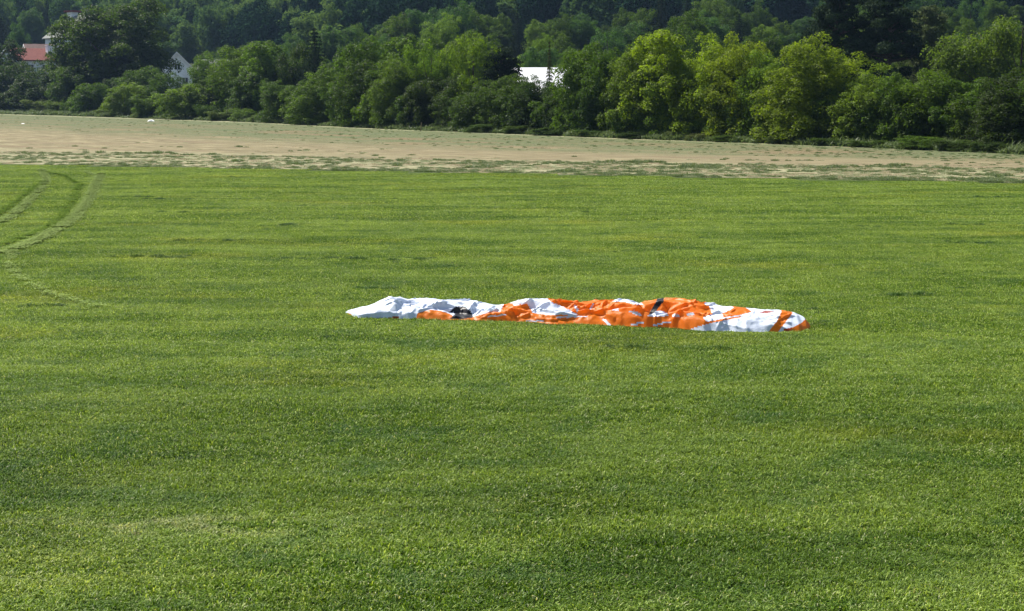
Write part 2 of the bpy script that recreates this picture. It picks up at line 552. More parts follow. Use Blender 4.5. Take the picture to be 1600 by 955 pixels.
scatter('grass_tufts', pts, rot, np.array(scs)[:, None] * np.array([1.35, 1.35, 1.0]), tufts, rng.integers(0, 3, n), 'taller dark green grass tufts dotted over the lawn', 'grass')

# tyre tracks: flattened pale grass, and the darker combed grass beside it
k = NT('flattened_grass'); t = k.attr('tint')
M_FLAT = k.surf(k.leafy(k.mix(t, (0.17, 0.26, 0.04), (0.32, 0.40, 0.13)), (0.25, 0.33, 0.12), .2, .8, .08))
k = NT('combed_grass'); t = k.attr('tint')
M_COMB = k.surf(k.leafy(k.mix(t, (0.09, 0.165, 0.012), (0.15, 0.24, 0.02)), (0.1, 0.18, 0.03), .25, .8, .05))
def track(pix, halfw, mat, dens, lean, length, width, seed, name, label):
    r = np.random.default_rng(seed)
    pts = [ground(a, b) for a, b in pix]
    Ls = [0]
    for a, b in zip(pts[:-1], pts[1:]): Ls.append(Ls[-1] + (b - a).length)
    Ls = np.array(Ls); X = np.array([p.x for p in pts]); Y = np.array([p.y for p in pts])
    n = int(Ls[-1] * halfw * 2 * dens)
    s = r.uniform(0, Ls[-1], n)
    off = r.normal(0, halfw * .55, n)
    x = np.interp(s, Ls, X); y = np.interp(s, Ls, Y)
    x2 = np.interp(s + .3, Ls, X); y2 = np.interp(s + .3, Ls, Y)
    x1 = np.interp(s - .3, Ls, X); y1 = np.interp(s - .3, Ls, Y)
    d = np.stack([x2 - x1, y2 - y1], 1); d /= np.linalg.norm(d, axis=1)[:, None] + 1e-9
    nrm = np.stack([-d[:, 1], d[:, 0]], 1)
    keep = np.array([mnoise.noise(Vector((a * 2.2, b * 2.2, seed))) for a, b in zip(x, y)]) > -.28
    base = np.stack([x, y], 1) + nrm * off[:, None]
    base, d, nrm = base[keep], d[keep], nrm[keep]; n = len(base)
    az = np.arctan2(d[:, 1], d[:, 0]) + r.normal(0, .45, n)
    dd = np.stack([np.cos(az), np.sin(az)], 1); ss = np.stack([-np.sin(az), np.cos(az)], 1)
    L = length * r.uniform(.6, 1.3, n); w = width * r.uniform(.6, 1.3, n)
    h0 = r.uniform(.035, .055, n) * lean
    P = np.zeros((n, 4, 3))
    P[:, 0, :2] = base - ss * (w / 2)[:, None]; P[:, 1, :2] = base + ss * (w / 2)[:, None]
    tip = base + dd * L[:, None]
    P[:, 2, :2] = tip + ss * (w / 4)[:, None]; P[:, 3, :2] = tip - ss * (w / 4)[:, None]
    P[:, :2, 2] = h0[:, None]; P[:, 2:, 2] = (h0 + r.normal(0.004, .006, n))[:, None]
    b0 = np.arange(n) * 4
    me = mesh_np(name, P.reshape(-1, 3), [np.stack([b0, b0 + 1, b0 + 2, b0 + 3], 1)], False, {'tint': ('FACE', r.random(n))})
    tag(link_mesh(name, me, mat), label, 'tyre track', 'tyre tracks curving through the lawn', 'stuff')
track([(158, 272), (150, 288), (141, 310), (115, 343), (62, 375), (18, 393), (-60, 410)], .19, M_FLAT, 1500, 1.25, .12, .022, 31, 'tyre_track', 'pale flattened outer wheel rut curving left across the lawn')
track([(64, 265), (73, 282), (60, 300), (38, 322), (10, 345), (-60, 372)], .16, M_FLAT, 1200, 1.25, .12, .026, 32, 'tyre_track', 'pale flattened inner wheel rut nearer the left edge of the lawn')
track([(18, 393), (12, 415), (34, 440), (80, 462), (150, 482)], .15, M_FLAT, 550, 1.2, .09, .013, 33, 'tyre_track', 'faint pale rut tail hooking round below the outer rut')
track([(126, 286), (115, 312), (96, 342), (60, 364), (0, 385), (-60, 398)], .17, M_COMB, 650, 1.3, .11, .022, 34, 'tyre_track', 'darker combed grass band along the outer wheel rut')
track([(68, 284), (42, 304), (18, 322), (-20, 345)], .18, M_COMB, 600, 1.3, .11, .026, 35, 'tyre_track', 'darker combed grass band along the inner wheel rut')
track([(60, 268), (100, 275), (120, 288)], .12, M_COMB, 700, 1.3, .11, .03, 36, 'tyre_track', 'short dark crossing mark at the far end of the ruts')
track([(132, 268), (150, 276), (175, 280)], .12, M_FLAT, 500, 1.3, .11, .03, 37, 'tyre_track', 'short pale mark at the far end of the outer rut')

# weeds and cut straw on the field beyond the lawn
k = NT('weed_leaves'); t = k.attr('tint')
M_WEED = k.surf(k.leafy(k.mix(t, (0.06, 0.095, 0.033), (0.14, 0.18, 0.07)), (0.14, 0.2, 0.05), .3, .6, .25))
k = NT('cut_straw'); t = k.attr('tint')
M_STRAW = k.surf(k.leafy(k.mix(t, (0.24, 0.20, 0.11), (0.50, 0.43, 0.27)), (0.4, 0.33, 0.18), .25, .6, .3))
k = NT('pale_regrowth'); t = k.attr('tint')
M_PALE = k.surf(k.leafy(k.mix(t, (0.12, 0.15, 0.06), (0.30, 0.33, 0.18)), (0.3, 0.34, 0.14), .3, .6, .3))
weeds = [tuft('weed', 90, .3, .22, .035, M_WEED, 41, .7), tuft('weed', 120, .38, .16, .04, M_WEED, 42, .9)]
straws = [tuft('straw', 130, .45, .16, .022, M_STRAW, 43, 1.6), tuft('straw', 120, .4, .13, .03, M_PALE, 44, 1.3)]
PLX = np.array([p.x for p in P_LAWN]); PLY = np.array([p.y for p in P_LAWN])
def field_point(px, band):
    i0 = [np.interp(px, PXS, L) for L in (L_LAWN, L_ROUGH, L_TAN, L_TOP)]
    gs = [ground(px, v) for v in i0]
    b = min(int(band), 2); f = band - b
    return gs[b].lerp(gs[b + 1], f)
pts, pk, scs = [], [], []
for j in range(15000):
    px = rng.uniform(-250, 1850)
    band = rng.choice([.97 * rng.random(), 1 + rng.random(), 2 + rng.random()], p=[.66, .14, .20])
    p = field_point(px, band)
    v = mnoise.noise(Vector((p.x * .12, p.y * .5, 1.7)))
    if band < 1:
        wv = mnoise.noise(Vector((p.x * .35, p.y * 1.4, 5.7)))
        if wv < -.25: continue
        green_ = rng.random() < (.30 + .6 * v)
    elif band < 2:
        if v < .15 or rng.random() < .5: continue
        green_ = rng.random() < .25
    else:
        green_ = rng.random() < .25 + .3 * (band - 2)
    pts.append((p.x, p.y, terrain(p.x, p.y)))
    s = rng.uniform(.22, .8) * (0.8 if band > 2 else 1.0)
    scs.append(s)
    pk.append(rng.integers(0, 2) if green_ else 2 + rng.integers(0, 2))
for px, py, n_ in [(155, 239, 3), (205, 240, 6), (248, 240, 5), (290, 242, 3), (315, 242, 4), (1085, 262, 16), (1010, 254, 14), (985, 254, 7), (940, 253, 3),
                   (890, 268, 10), (760, 262, 6), (1400, 258, 8), (1300, 262, 8), (1480, 264, 7), (1530, 282, 14), (1390, 281, 14), (1560, 275, 8), (640, 257, 5),
                   (560, 250, 4), (400, 246, 3), (350, 252, 5), (480, 256, 4)]:
    g = ground(px, py)
    for j in range(n_):
        pts.append((g.x + rng.normal(0, .5), g.y + rng.normal(0, .5), 0)); scs.append(rng.uniform(.5, 1.25)); pk.append(rng.integers(0, 2))
# ragged growth right along the lawn's edge
for j in range(900):
    px = rng.uniform(-200, 1800)
    p = field_point(px, max(0, rng.normal(.03, .05)))
    if mnoise.noise(Vector((p.x * .25, 3, 8))) < -.15: continue
    pts.append((p.x, p.y, 0)); scs.append(rng.uniform(.35, .8)); pk.append(rng.integers(0, 2) if rng.random() < .6 else 3)
n = len(pts); rot = np.zeros((n, 3)); rot[:, 2] = rng.uniform(0, 6.28, n)
scatter('weeds', pts, rot, np.array(scs)[:, None] * np.array([1, 1, .8]), weeds + straws, pk, 'low weeds and cut straw strewn along the stubble field', 'weeds')

# ------------------------------------------------------------------ trees
def leaf_mat(name, trans=.48, yellow=(1.4, 1.5, .38), rough=.5):
    k = NT(name)
    oi = k.n('ShaderNodeObjectInfo')
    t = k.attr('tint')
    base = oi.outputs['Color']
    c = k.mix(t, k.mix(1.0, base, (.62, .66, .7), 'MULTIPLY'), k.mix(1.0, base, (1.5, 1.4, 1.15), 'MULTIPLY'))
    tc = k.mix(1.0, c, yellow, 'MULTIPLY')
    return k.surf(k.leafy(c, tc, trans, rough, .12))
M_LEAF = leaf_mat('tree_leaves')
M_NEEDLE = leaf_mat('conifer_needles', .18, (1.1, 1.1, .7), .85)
M_BARK = plain('bark', (0.085, 0.068, 0.05), .9, .2, .35, 2.0)

def tube(P, r0, r1, sides=7):
    P = [Vector(p) for p in P]; n = len(P); vs, fs = [], []
    for i, p in enumerate(P):
        d = (P[min(i + 1, n - 1)] - P[max(i - 1, 0)]).normalized()
        a = d.orthogonal().normalized(); b = d.cross(a)
        r = r0 + (r1 - r0) * i / (n - 1)
        for s in range(sides):
            an = 2 * math.pi * s / sides
            vs.append(p + (a * math.cos(an) + b * math.sin(an)) * r)
    for i in range(n - 1):
        for s in range(sides):
            fs.append((i * sides + s, i * sides + (s + 1) % sides, (i + 1) * sides + (s + 1) % sides, (i + 1) * sides + s))
    return vs, fs

def leaves_from(centres, radii, nleaf, leaf, seed, upness=.45, flat=.75, shell=.68, tint_c=None, rnd=.55):
    r = np.random.default_rng(seed)
    n = nleaf
    w = radii ** 2; w /= w.sum()
    ci = r.choice(len(centres), n, p=w)
    d = r.normal(0, 1, (n, 3)); d /= np.linalg.norm(d, axis=1)[:, None]
    d[:, 2] = np.where((d[:, 2] < -.2) & (r.random(n) < .6), -d[:, 2], d[:, 2])
    rad = radii[ci] * (shell + (1 - shell) * r.random(n) ** .5) * r.uniform(.85, 1.25, n)
    off = d * rad[:, None]; off[:, 2] *= flat
    P = centres[ci] + off
    nm = d * .7 + r.normal(0, rnd, (n, 3)) + np.array([0, 0, upness]); nm /= np.linalg.norm(nm, axis=1)[:, None]
    a = np.cross(nm, r.normal(0, 1, (n, 3))); a /= np.linalg.norm(a, axis=1)[:, None] + 1e-9
    b = np.cross(nm, a)
    L = leaf * r.uniform(.6, 1.35, n)[:, None]; W = L * .62
    fold = nm * (L * .12)
    V = np.stack([P - a * L * .5, P - b * W * .5 + fold, P + a * L * .5, P + b * W * .5 + fold], 1)
    i0 = np.arange(n) * 4
    F = np.stack([i0, i0 + 1, i0 + 2, i0 + 3], 1)
    ct = r.random(len(centres)) if tint_c is None else tint_c
    tint = np.clip(ct[ci] * .55 + r.random(n) * .45, 0, 1)
    return V.reshape(-1, 3), F, tint

def lobes_crown(seed, kind):
    """returns clump centres and radii in a unit box: x,y in -.5...5, z in 0..1, plus limb targets"""
    r = np.random.default_rng(seed)
    lob = []
    if kind == 'dome':
        lob.append((0, 0, .40, .42)); lob.append((0, 0, .2, .42))
        for i in range(34):
            a = i * 2.4; z = .05 + .82 * (i / 33); q = .36 * math.sqrt(max(.05, 1 - (z / .95) ** 2.2))
            lob.append((q * math.cos(a), q * math.sin(a), z, r.uniform(.11, .17)))
    elif kind == 'round':
        lob.append((0, 0, .52, .36)); lob.append((0, 0, .28, .34))
        for i in range(15):
            a = r.uniform(0, 6.28); z = r.choice([r.uniform(.18, .4), r.uniform(.4, .65), r.uniform(.62, .8)])
            q = .27 if z < .6 else .16
            lob.append((q * math.cos(a), q * math.sin(a), z, r.uniform(.15, .23)))
        for i in range(7):
            a = i * .9 + r.uniform(0, .5); lob.append((.32 * math.cos(a), .32 * math.sin(a), r.uniform(.08, .2), .16))
    elif kind == 'oak':
        lob.append((0, 0, .6, .32)); lob.append((0, 0, .38, .3))
        for i in range(16):
            a = r.uniform(0, 6.28); z = r.uniform(.3, .85); q = .30 * math.sqrt(max(.1, 1 - ((z - .5) / .5) ** 2))
            lob.append((q * math.cos(a), q * math.sin(a), z, r.uniform(.11, .19)))
    elif kind == 'tall':
        for i in range(14):
            z = .12 + .78 * i / 13; q = .2 * (1 - .55 * z)
            a = i * 2.4 + r.uniform(-.4, .4)
            lob.append((q * math.cos(a), q * math.sin(a), z, r.uniform(.13, .19) * (1.15 - .5 * z)))
    elif kind == 'feather':
        for i in range(26):
            a = r.uniform(0, 6.28); q = .3 * math.sqrt(r.random()); z = r.uniform(.15, .9 - q)
            lob.append((q * math.cos(a), q * math.sin(a), z, r.uniform(.07, .12)))
    elif kind == 'bush':
        lob.append((0, 0, .4, .36))
        for i in range(9):
            a = r.uniform(0, 6.28); q = r.uniform(.15, .33); lob.append((q * math.cos(a), q * math.sin(a), r.uniform(.18, .62), r.uniform(.16, .24)))
    cs, rs = [], []
    lob = np.array(lob)
    per = {'round': 17, 'oak': 15, 'tall': 12, 'feather': 8, 'bush': 12, 'dome': 13}[kind]
    for li, (x, y, z, R_) in enumerate(lob):
        m = max(5, int(per * (R_ / .18) ** 1.6))
        for j in range(m):
            d = r.normal(0, 1, 3); d /= np.linalg.norm(d)
            c = np.array([x, y, z]) + d * R_ * r.uniform(.72, 1.08)
            if c[2] < .02: c[2] = r.uniform(.02, .1)
            dd = np.linalg.norm(lob[:, :3] - c, axis=1) / lob[:, 3]
            if (dd < .6).any(): continue
            cs.append(c); rs.append(r.uniform(.045, .09) * (1.25 if kind == 'bush' else 1) * (.8 if kind == 'feather' else 1))
    for x, y, z, R_ in lob:                 # inner foliage closes the crown
        for j in range(max(2, int(R_ * 16))):
            d = r.normal(0, 1, 3); d /= np.linalg.norm(d)
            c = np.array([x, y, max(z, .1)]) + d * R_ * .55 * r.random()
            cs.append(c); rs.append(R_ * .42)
    return np.array(cs), np.array(rs), lob

def fit(V, T):
    lo, hi = np.percentile(V, .3, axis=0), np.percentile(V, 99.7, axis=0)
    cx, cy = (lo[:2] + hi[:2]) / 2; s = max(hi[0] - lo[0], hi[1] - lo[1]); zh = hi[2]
    V = V.copy(); V[:, 0] = (V[:, 0] - cx) / s; V[:, 1] = (V[:, 1] - cy) / s; V[:, 2] /= zh
    T = [[((p[0] - cx) / s, (p[1] - cy) / s, p[2] / zh) for p in t] for t in T]
    return V, T

PROTO = {}
def proto(kind, seed, nleaf, leaf, key):
    r = random.Random(seed)
    limbs = []
    mat = M_LEAF
    if kind in ('dome', 'round', 'oak', 'tall', 'feather', 'bush'):
        cs, rs, lob = lobes_crown(seed, kind)
        up = {'feather': .1}.get(kind, .5)
        V, F, T = leaves_from(cs, rs, nleaf, leaf, seed + 5, up, {'feather': 1.5, 'tall': 1.1}.get(kind, .85), rnd=.28 if key.startswith('far') else .45)
        top = {'bush': .35, 'oak': .55}.get(kind, .7)
        limbs.append([(0, 0, -.01), (r.uniform(-.02, .02), r.uniform(-.02, .02), top * .5), (r.uniform(-.03, .03), 0, top)])
        for q in lob[1:8]:
            z0 = min(q[2] * .5, top * .8)
            limbs.append([(0, 0, z0), (q[0] * .5, q[1] * .5, (z0 + q[2]) / 2), (q[0], q[1], q[2])])
        tr = {'bush': .018, 'oak': .028}.get(kind, .022)
    elif kind in ('spruce', 'spire'):
        cs, rs = [], []
        rw = .5 if kind == 'spruce' else .5
        layers = 24
        for i in range(layers):
            z = .06 + .93 * i / layers
            R_ = rw * (1 - z) ** (.85 if kind == 'spruce' else 1.1)
            nb = max(4, int(13 * (1 - z) + 4))
            for j in range(nb):
                a = j * 6.283 / nb + r.uniform(-.3, .3) + i
                L = R_ * r.uniform(.7, 1.1)
                for s in range(4):
                    f = (s + .6) / 4
                    cs.append((L * f * math.cos(a), L * f * math.sin(a), z - .05 * f * f * R_ / .5 + .0)); rs.append(.022 + .02 * (1 - z))
        cs, rs = np.array(cs), np.array(rs)
        V, F, T = leaves_from(cs, rs, nleaf, leaf, seed + 5, .1, .6)
        limbs.append([(0, 0, -.01), (0, 0, .5), (0, 0, .97)]); tr = .02; mat = M_NEEDLE
    elif kind == 'pine':
        cs, rs = [], []
        for i in range(64):
            z = r.uniform(.16, .96); a = r.uniform(0, 6.28); L = r.uniform(.22, .46) * (1.25 - z)
            tip = (L * math.cos(a), L * math.sin(a), z + .04)
            limbs.append([(0, 0, z - .05), (tip[0] * .5, tip[1] * .5, z - .02), tip])
            for s in range(9):
                f = r.uniform(.35, 1.08)
                cs.append((tip[0] * f + r.gauss(0, .03), tip[1] * f + r.gauss(0, .03), z + r.gauss(0.01, .018))); rs.append(r.uniform(.03, .06))
        for s in range(14):
            cs.append((r.gauss(0, .07), r.gauss(0, .07), r.uniform(.88, .98))); rs.append(r.uniform(.03, .055))
        cs, rs = np.array(cs), np.array(rs)
        V, F, T = leaves_from(cs, rs, nleaf, leaf, seed + 5, .2, .55)
        limbs.insert(0, [(0, 0, -.01), (.01, .0, .5), (0, .01, .93)]); tr = .018; mat = M_NEEDLE
    V, limbs = fit(V, limbs)
    cm = mesh_np('crown', V, [F], False, {'tint': ('FACE', T)}); cm.materials.append(mat)
    vs, fs = [], []
    for i, L in enumerate(limbs):
        a, b = tube(L, tr if i == 0 else tr * .45, tr * .3 if i == 0 else tr * .12, 7 if i == 0 else 5)
        fs += [tuple(q + len(vs) for q in f) for f in b]; vs += a
    tm = bpy.data.meshes.new('trunk'); tm.from_pydata([tuple(v) for v in vs], [], fs); tm.update(); tm.materials.append(M_BARK)
    PROTO[key] = (tm, cm)

proto('round', 1, 34000, .024, 'round1'); proto('round', 2, 34000, .024, 'round2'); proto('round', 3, 32000, .026, 'round3'); proto('round', 4, 48000, .021, 'round4')
proto('dome', 18, 60000, .020, 'dome1'); proto('oak', 5, 52000, .020, 'oak1'); proto('oak', 6, 32000, .026, 'oak2')
proto('tall', 7, 13000, .022, 'tall1'); proto('tall', 8, 13000, .022, 'tall2')
proto('feather', 9, 13000, .020, 'feather1'); proto('feather', 10, 13000, .020, 'feather2')
proto('bush', 11, 14000, .034, 'bush1'); proto('bush', 12, 14000, .034, 'bush2'); proto('bush', 13, 16000, .03, 'bush3')
proto('spruce', 14, 14000, .022, 'spruce1'); proto('spire', 15, 9000, .022, 'spire1')
proto('pine', 16, 30000, .022, 'pine1'); proto('pine', 17, 30000, .022, 'pine2')

COL = dict(
    dark=(0.030, 0.054, 0.011), mid=(0.044, 0.080, 0.013), green=(0.060, 0.106, 0.015), lite=(0.088, 0.142, 0.020),
    yellow=(0.132, 0.186, 0.015), grass=(0.085, 0.125, 0.028), olive=(0.065, 0.085, 0.025), blue=(0.042, 0.088, 0.034),
    pine=(0.022, 0.042, 0.018), pale=(0.085, 0.12, 0.05))

def plant(name, key, base, h, w, colour, label, cat, group, depth=1.0, rz=None):
    tm, cm = PROTO[key]
    rt = empty(name, base, rng.uniform(0, 6.28) if rz is None else rz, label, cat, group)
    stem_name = 'stem' if name == 'shrub' else 'trunk'
    tr = bpy.data.objects.new(stem_name, tm); cr = bpy.data.objects.new('foliage' if name == 'shrub' else 'crown', cm)
    for q in (tr, cr):
        C.objects.link(q); q.parent = rt; q.scale = (w, w * depth, h)
    j = rng.uniform(.88, 1.12); g = rng.uniform(.94, 1.06)
    c = COL[colour]
    cr.color = (c[0] * j * g, c[1] * j, c[2] * j, 1)
    return rt

# (px centre, base row or None, distance or None, top row, width px, kind, colour, label)
def place(specs, name, cat, group):
    for px, by, d, ty, w, key, colour, label in specs:
        edge = ground(px, float(np.interp(px, PXS, L_TOP))).y
        if by is not None:
            g = ground(px, by); d = g.y
            if name != 'shrub': d = max(d, edge) + 4.5
            else: d = max(d, edge + .5)
        elif px < 440: d = edge + 10 + (d - 205) * .42
        elif d < edge + 8: d = edge + 8
        p = at_y(px, 100, d); z = terrain(p.x, d) - .05
        top = at_y(px, ty, d).z
        h = max(top - z, .5)
        plant(name, key, (p.x, d, z), h, max(w * d / FOC * 1.22, (.8 * h if name != 'pine_tree' and 's' != key[0] and 'tall' not in key and 'feather' not in key else 0)), colour, label, cat, group)

place([
    (24, 177, None, 139, 66, 'bush1', 'dark', 'dark shrub at the far left end of the field edge'),
    (62, 178, None, 156, 46, 'bush2', 'grass', 'light green low shrub right of the leftmost dark shrub'),
    (92, 179, None, 158, 48, 'bush3', 'lite', 'bright low shrub left of the dark ball shaped one'),
    (140, 181, None, 131, 60, 'bush2', 'green', 'dark ball shaped shrub below the big round topped tree'),
    (118, 180, None, 152, 40, 'bush1', 'green', 'small shrub tucked under the dark ball shaped one'),
    (195, 183, None, 130, 66, 'bush3', 'lite', 'round shrub with pale rim right below the big tree'),
    (166, 182, None, 168, 40, 'bush1', 'grass', 'lowest bright shrub between two round shrubs'),
    (234, 185, None, 146, 46, 'bush1', 'green', 'shrub between the two largest round shrubs'),
    (224, 185, None, 172, 36, 'bush2', 'grass', 'small low shrub in front of the gap between round shrubs'),
    (284, 188, None, 132, 74, 'bush2', 'lite', 'largest round shrub below the white gable'),
    (322, 189, None, 164, 34, 'bush3', 'mid', 'small shrub right beside the largest round one'),
    (346, 190, None, 172, 40, 'bush1', 'grass', 'low spreading shrub right of the small dark one'),
    (378, 191, None, 170, 44, 'bush2', 'green', 'low flat shrub in front of the hedgerow bend'),
    (405, 193, None, 178, 34, 'bush3', 'grass', 'lowest light shrub where the tall hedgerow begins'),
    (560, 200, None, 192, 40, 'bush1', 'mid', 'tiny shrub at the foot of the dark left hedgerow'),
    (760, 209, None, 194, 60, 'bush2', 'mid', 'low green shrub at the hedgerow foot near the light birch'),
    (810, 211, None, 196, 60, 'bush3', 'mid', 'low green shrub below the white barn roof'),
    (870, 214, None, 199, 70, 'bush1', 'mid', 'low green shrub right of the barn roof foot'),
    (935, 216, None, 203, 60, 'bush2', 'mid', 'low shrub left of the pale twiggy one'),
    (1000, 219, None, 206, 60, 'bush1', 'dark', 'dark low shrub under the first tall round tree'),
    (1052, 221, None, 204, 30, 'bush3', 'pale', 'pale grey green twiggy shrub at the hedgerow foot'),
    (1098, 223, None, 207, 50, 'bush2', 'olive', 'olive low shrub right of the pale twiggy one'),
    (1150, 225, None, 211, 60, 'bush1', 'mid', 'low shrub below the yellow topped group'),
    (1240, 228, None, 214, 70, 'bush3', 'dark', 'dark low shrub under the big yellow tree'),
    (1310, 230, None, 216, 60, 'bush2', 'mid', 'low shrub at the right foot of the yellow tree'),
    (1370, 233, None, 219, 60, 'bush1', 'mid', 'low shrub left of the clipped looking mound'),
    (1445, 235, None, 213, 80, 'bush3', 'green', 'long smooth mounded shrub at the foot of the right trees'),
    (1510, 237, None, 219, 70, 'bush2', 'mid', 'low mounded shrub left of the dark corner tree'),
    (1555, 239, None, 222, 50, 'bush1', 'dark', 'small dark shrub by the corner tree'),
], 'shrub', 'shrub', 'shrubs along the field edge')

place([
    (-4, None, 262, 64, 34, 'oak2', 'dark', 'dark tree cut by the left picture edge beside the red roofed house'),
    (74, None, 250, 96, 90, 'round1', 'dark', 'round tree standing in front of the red roofed house'),
    (24, None, 245, 99, 76, 'round3', 'dark', 'low dark tree below the white wall of the red roofed house'),
    (132, None, 255, 96, 84, 'round2', 'mid', 'tree in front of the big tree trunk'),
    (134, None, 275, 28, 42, 'oak2', 'mid', 'narrower dark shoulder tree on the left side of the big tree'),
    (190, None, 285, 0, 138, 'oak1', 'mid', 'biggest round topped tree, standing above all between the two houses'),
    (226, None, 250, 106, 70, 'round3', 'green', 'lighter tree below and right of the big tree'),
    (262, None, 238, 109, 60, 'round1', 'mid', 'small dark tree under the white gable'),
    (186, None, 245, 124, 60, 'round4', 'dark', 'low tree under the big tree trunk'),
    (332, None, 232, 86, 74, 'round4', 'green', 'rounded tree right of the white gable'),
    (372, None, 228, 76, 90, 'round2', 'green', 'broad tree left of the first tall hedgerow tree'),
    (345, None, 222, 126, 80, 'round1', 'dark', 'dark lower tree behind the flat shrubs'),
    (402, None, 215, 112, 80, 'round3', 'mid', 'dark tree at the bend of the hedgerow'),
    (428, None, 235, 66, 95, 'oak2', 'green', 'tree with sunlit top left of the ivy clad conifer'),
    (494, None, 205, 46, 66, 'spruce1', 'pine', 'dark conifer with pale shoots rising above the left hedgerow'),
    (470, None, 212, 70, 60, 'round2', 'dark', 'dark tree hugging the conifer with pale shoots'),
    (446, 195, None, 129, 74, 'round4', 'mid', 'low rounded tree at the left end of the tall hedgerow'),
    (505, 198, None, 100, 95, 'round1', 'green', 'full hedgerow tree with lit top right of the low rounded one'),
    (568, None, 172, 62, 80, 'round3', 'green', 'round headed tree behind the hedgerow, left of the pair'),
    (618, None, 168, 58, 80, 'oak2', 'green', 'round headed tree behind the hedgerow, left of the pale poplar'),
    (575, 201, None, 98, 90, 'round2', 'mid', 'hedgerow tree under the pair of round heads, left one'),
    (628, 203, None, 96, 80, 'round4', 'green', 'hedgerow tree under the pair of round heads, right one'),
    (672, None, 150, 68, 70, 'feather1', 'lite', 'light feathery poplar above the middle hedgerow'),
    (700, None, 146, 80, 44, 'tall2', 'mid', 'slim tree wedged between two pale feathery ones'),
    (668, 205, None, 122, 70, 'round3', 'dark', 'dark hedgerow tree below the feathery poplar'),
    (744, None, 140, 54, 88, 'feather2', 'lite', 'tall pale birch like tree left of the white barn roof'),
    (712, 207, None, 118, 70, 'tall1', 'dark', 'dark narrow tree between the poplar and the pale birch like tree'),
    (752, 209, None, 128, 80, 'round1', 'mid', 'low hedgerow tree at the foot of the pale birch like tree'),
    (792, 211, None, 119, 80, 'round2', 'mid', 'low hedgerow tree below the left end of the barn roof'),
    (842, 213, None, 121, 76, 'round4', 'dark', 'low dark hedgerow tree below the middle of the barn roof'),
    (858, None, 142, 66, 24, 'spire1', 'olive', 'slender pointed cypress standing before the white barn roof'),
    (775, None, 150, 74, 40, 'pine1', 'pine', 'dark ragged conifer at the left end of the barn roof'),
    (920, 214, None, 72, 78, 'round3', 'green', 'tall round tree right of the barn roof'),
    (885, 215, None, 118, 70, 'round1', 'dark', 'dark lower tree in front of the right end of the barn roof'),
    (948, 217, None, 80, 80, 'round2', 'mid', 'darker tree between the barn roof tree and the yellow topped group'),
    (998, 219, None, 60, 95, 'round4', 'lite', 'first tall round tree of the yellow topped group'),
    (1052, 220, None, 50, 115, 'oak2', 'yellow', 'tallest yellow topped tree of the middle group'),
    (1108, 221, None, 56, 105, 'round1', 'yellow', 'yellow green tree with ragged top in the middle group'),
    (1158, 223, None, 60, 90, 'dome1', 'yellow', 'yellow green tree just left of the big domed one'),
    (1068, 221, None, 104, 96, 'round2', 'green', 'low green growth before the tallest yellow topped tree'),
    (1136, 224, None, 112, 92, 'round4', 'green', 'low green tree before the ragged yellow one'),
    (1196, 225, None, 84, 70, 'round2', 'lite', 'green tree wedged against the left side of the big dome'),
    (1275, 227, None, 62, 150, 'dome1', 'yellow', 'big domed yellow green tree, broadest in the hedgerow'),
    (1358, 230, None, 104, 100, 'round1', 'lite', 'light green tree leaning on the right side of the big dome'),
    (1405, 232, None, 118, 80, 'round3', 'green', 'rounded tree below the tall dark pines'),
    (1462, 233, None, 112, 100, 'round2', 'green', 'broad green tree right of the one below the pines'),
    (1510, 235, None, 124, 90, 'oak2', 'green', 'green tree left of the dark corner tree'),
    (1592, 240, None, 112, 120, 'round4', 'dark', 'dark tree filling the right picture edge'),
    (1640, 241, None, 90, 110, 'round1', 'mid', 'tree partly out of the frame beyond the dark corner tree'),
    (1240, 228, None, 126, 92, 'round2', 'green', 'green growth filling the lower left of the big dome'),
    (1312, 229, None, 134, 84, 'round3', 'green', 'green growth filling the lower right of the big dome'),
    (1000, 219, None, 112, 84, 'round1', 'green', 'green growth below the first tall round tree'),
    (480, 197, None, 136, 70, 'bush1', 'green', 'dense low growth between the first two tall hedgerow trees'),
    (540, 199, None, 132, 70, 'bush3', 'mid', 'dense low growth right of the full hedgerow tree'),
    (600, 202, None, 134, 80, 'bush2', 'green', 'dense low growth between the hedgerow pair'),
    (655, 204, None, 138, 70, 'bush1', 'mid', 'dense low growth in front of the feathery poplar'),
    (730, 208, None, 142, 70, 'bush3', 'green', 'dense low growth in front of the pale birch like tree'),
    (815, 212, None, 138, 74, 'bush1', 'mid', 'dense low growth under the white barn roof'),
    (868, 214, None, 140, 70, 'bush2', 'mid', 'dense low growth under the cypress'),
    (930, 216, None, 132, 80, 'bush3', 'green', 'dense low growth right of the barn roof tree'),
    (975, 218, None, 140, 70, 'bush1', 'mid', 'dense low growth left of the yellow topped group'),
    (1030, 220, None, 142, 80, 'bush2', 'green', 'dense low growth under the first round tree'),
    (1095, 222, None, 146, 80, 'bush3', 'mid', 'dense low growth below the tallest yellow tree'),
    (1180, 225, None, 138, 80, 'bush1', 'green', 'dense low growth left of the big dome'),
    (1325, 229, None, 150, 80, 'bush2', 'green', 'dense low growth right of the big dome'),
    (1375, 231, None, 156, 80, 'bush1', 'mid', 'dense low growth below the light green leaning tree'),
    (1435, 233, None, 152, 80, 'bush3', 'mid', 'dense low growth between the two rounded right trees'),
    (1540, 237, None, 150, 80, 'bush1', 'mid', 'dense low growth left of the corner tree'),
    (-50, None, 270, 80, 100, 'round2', 'mid', 'tree just past the left picture edge'),
], 'broadleaf_tree', 'tree', 'trees of the hedgerow along the field')

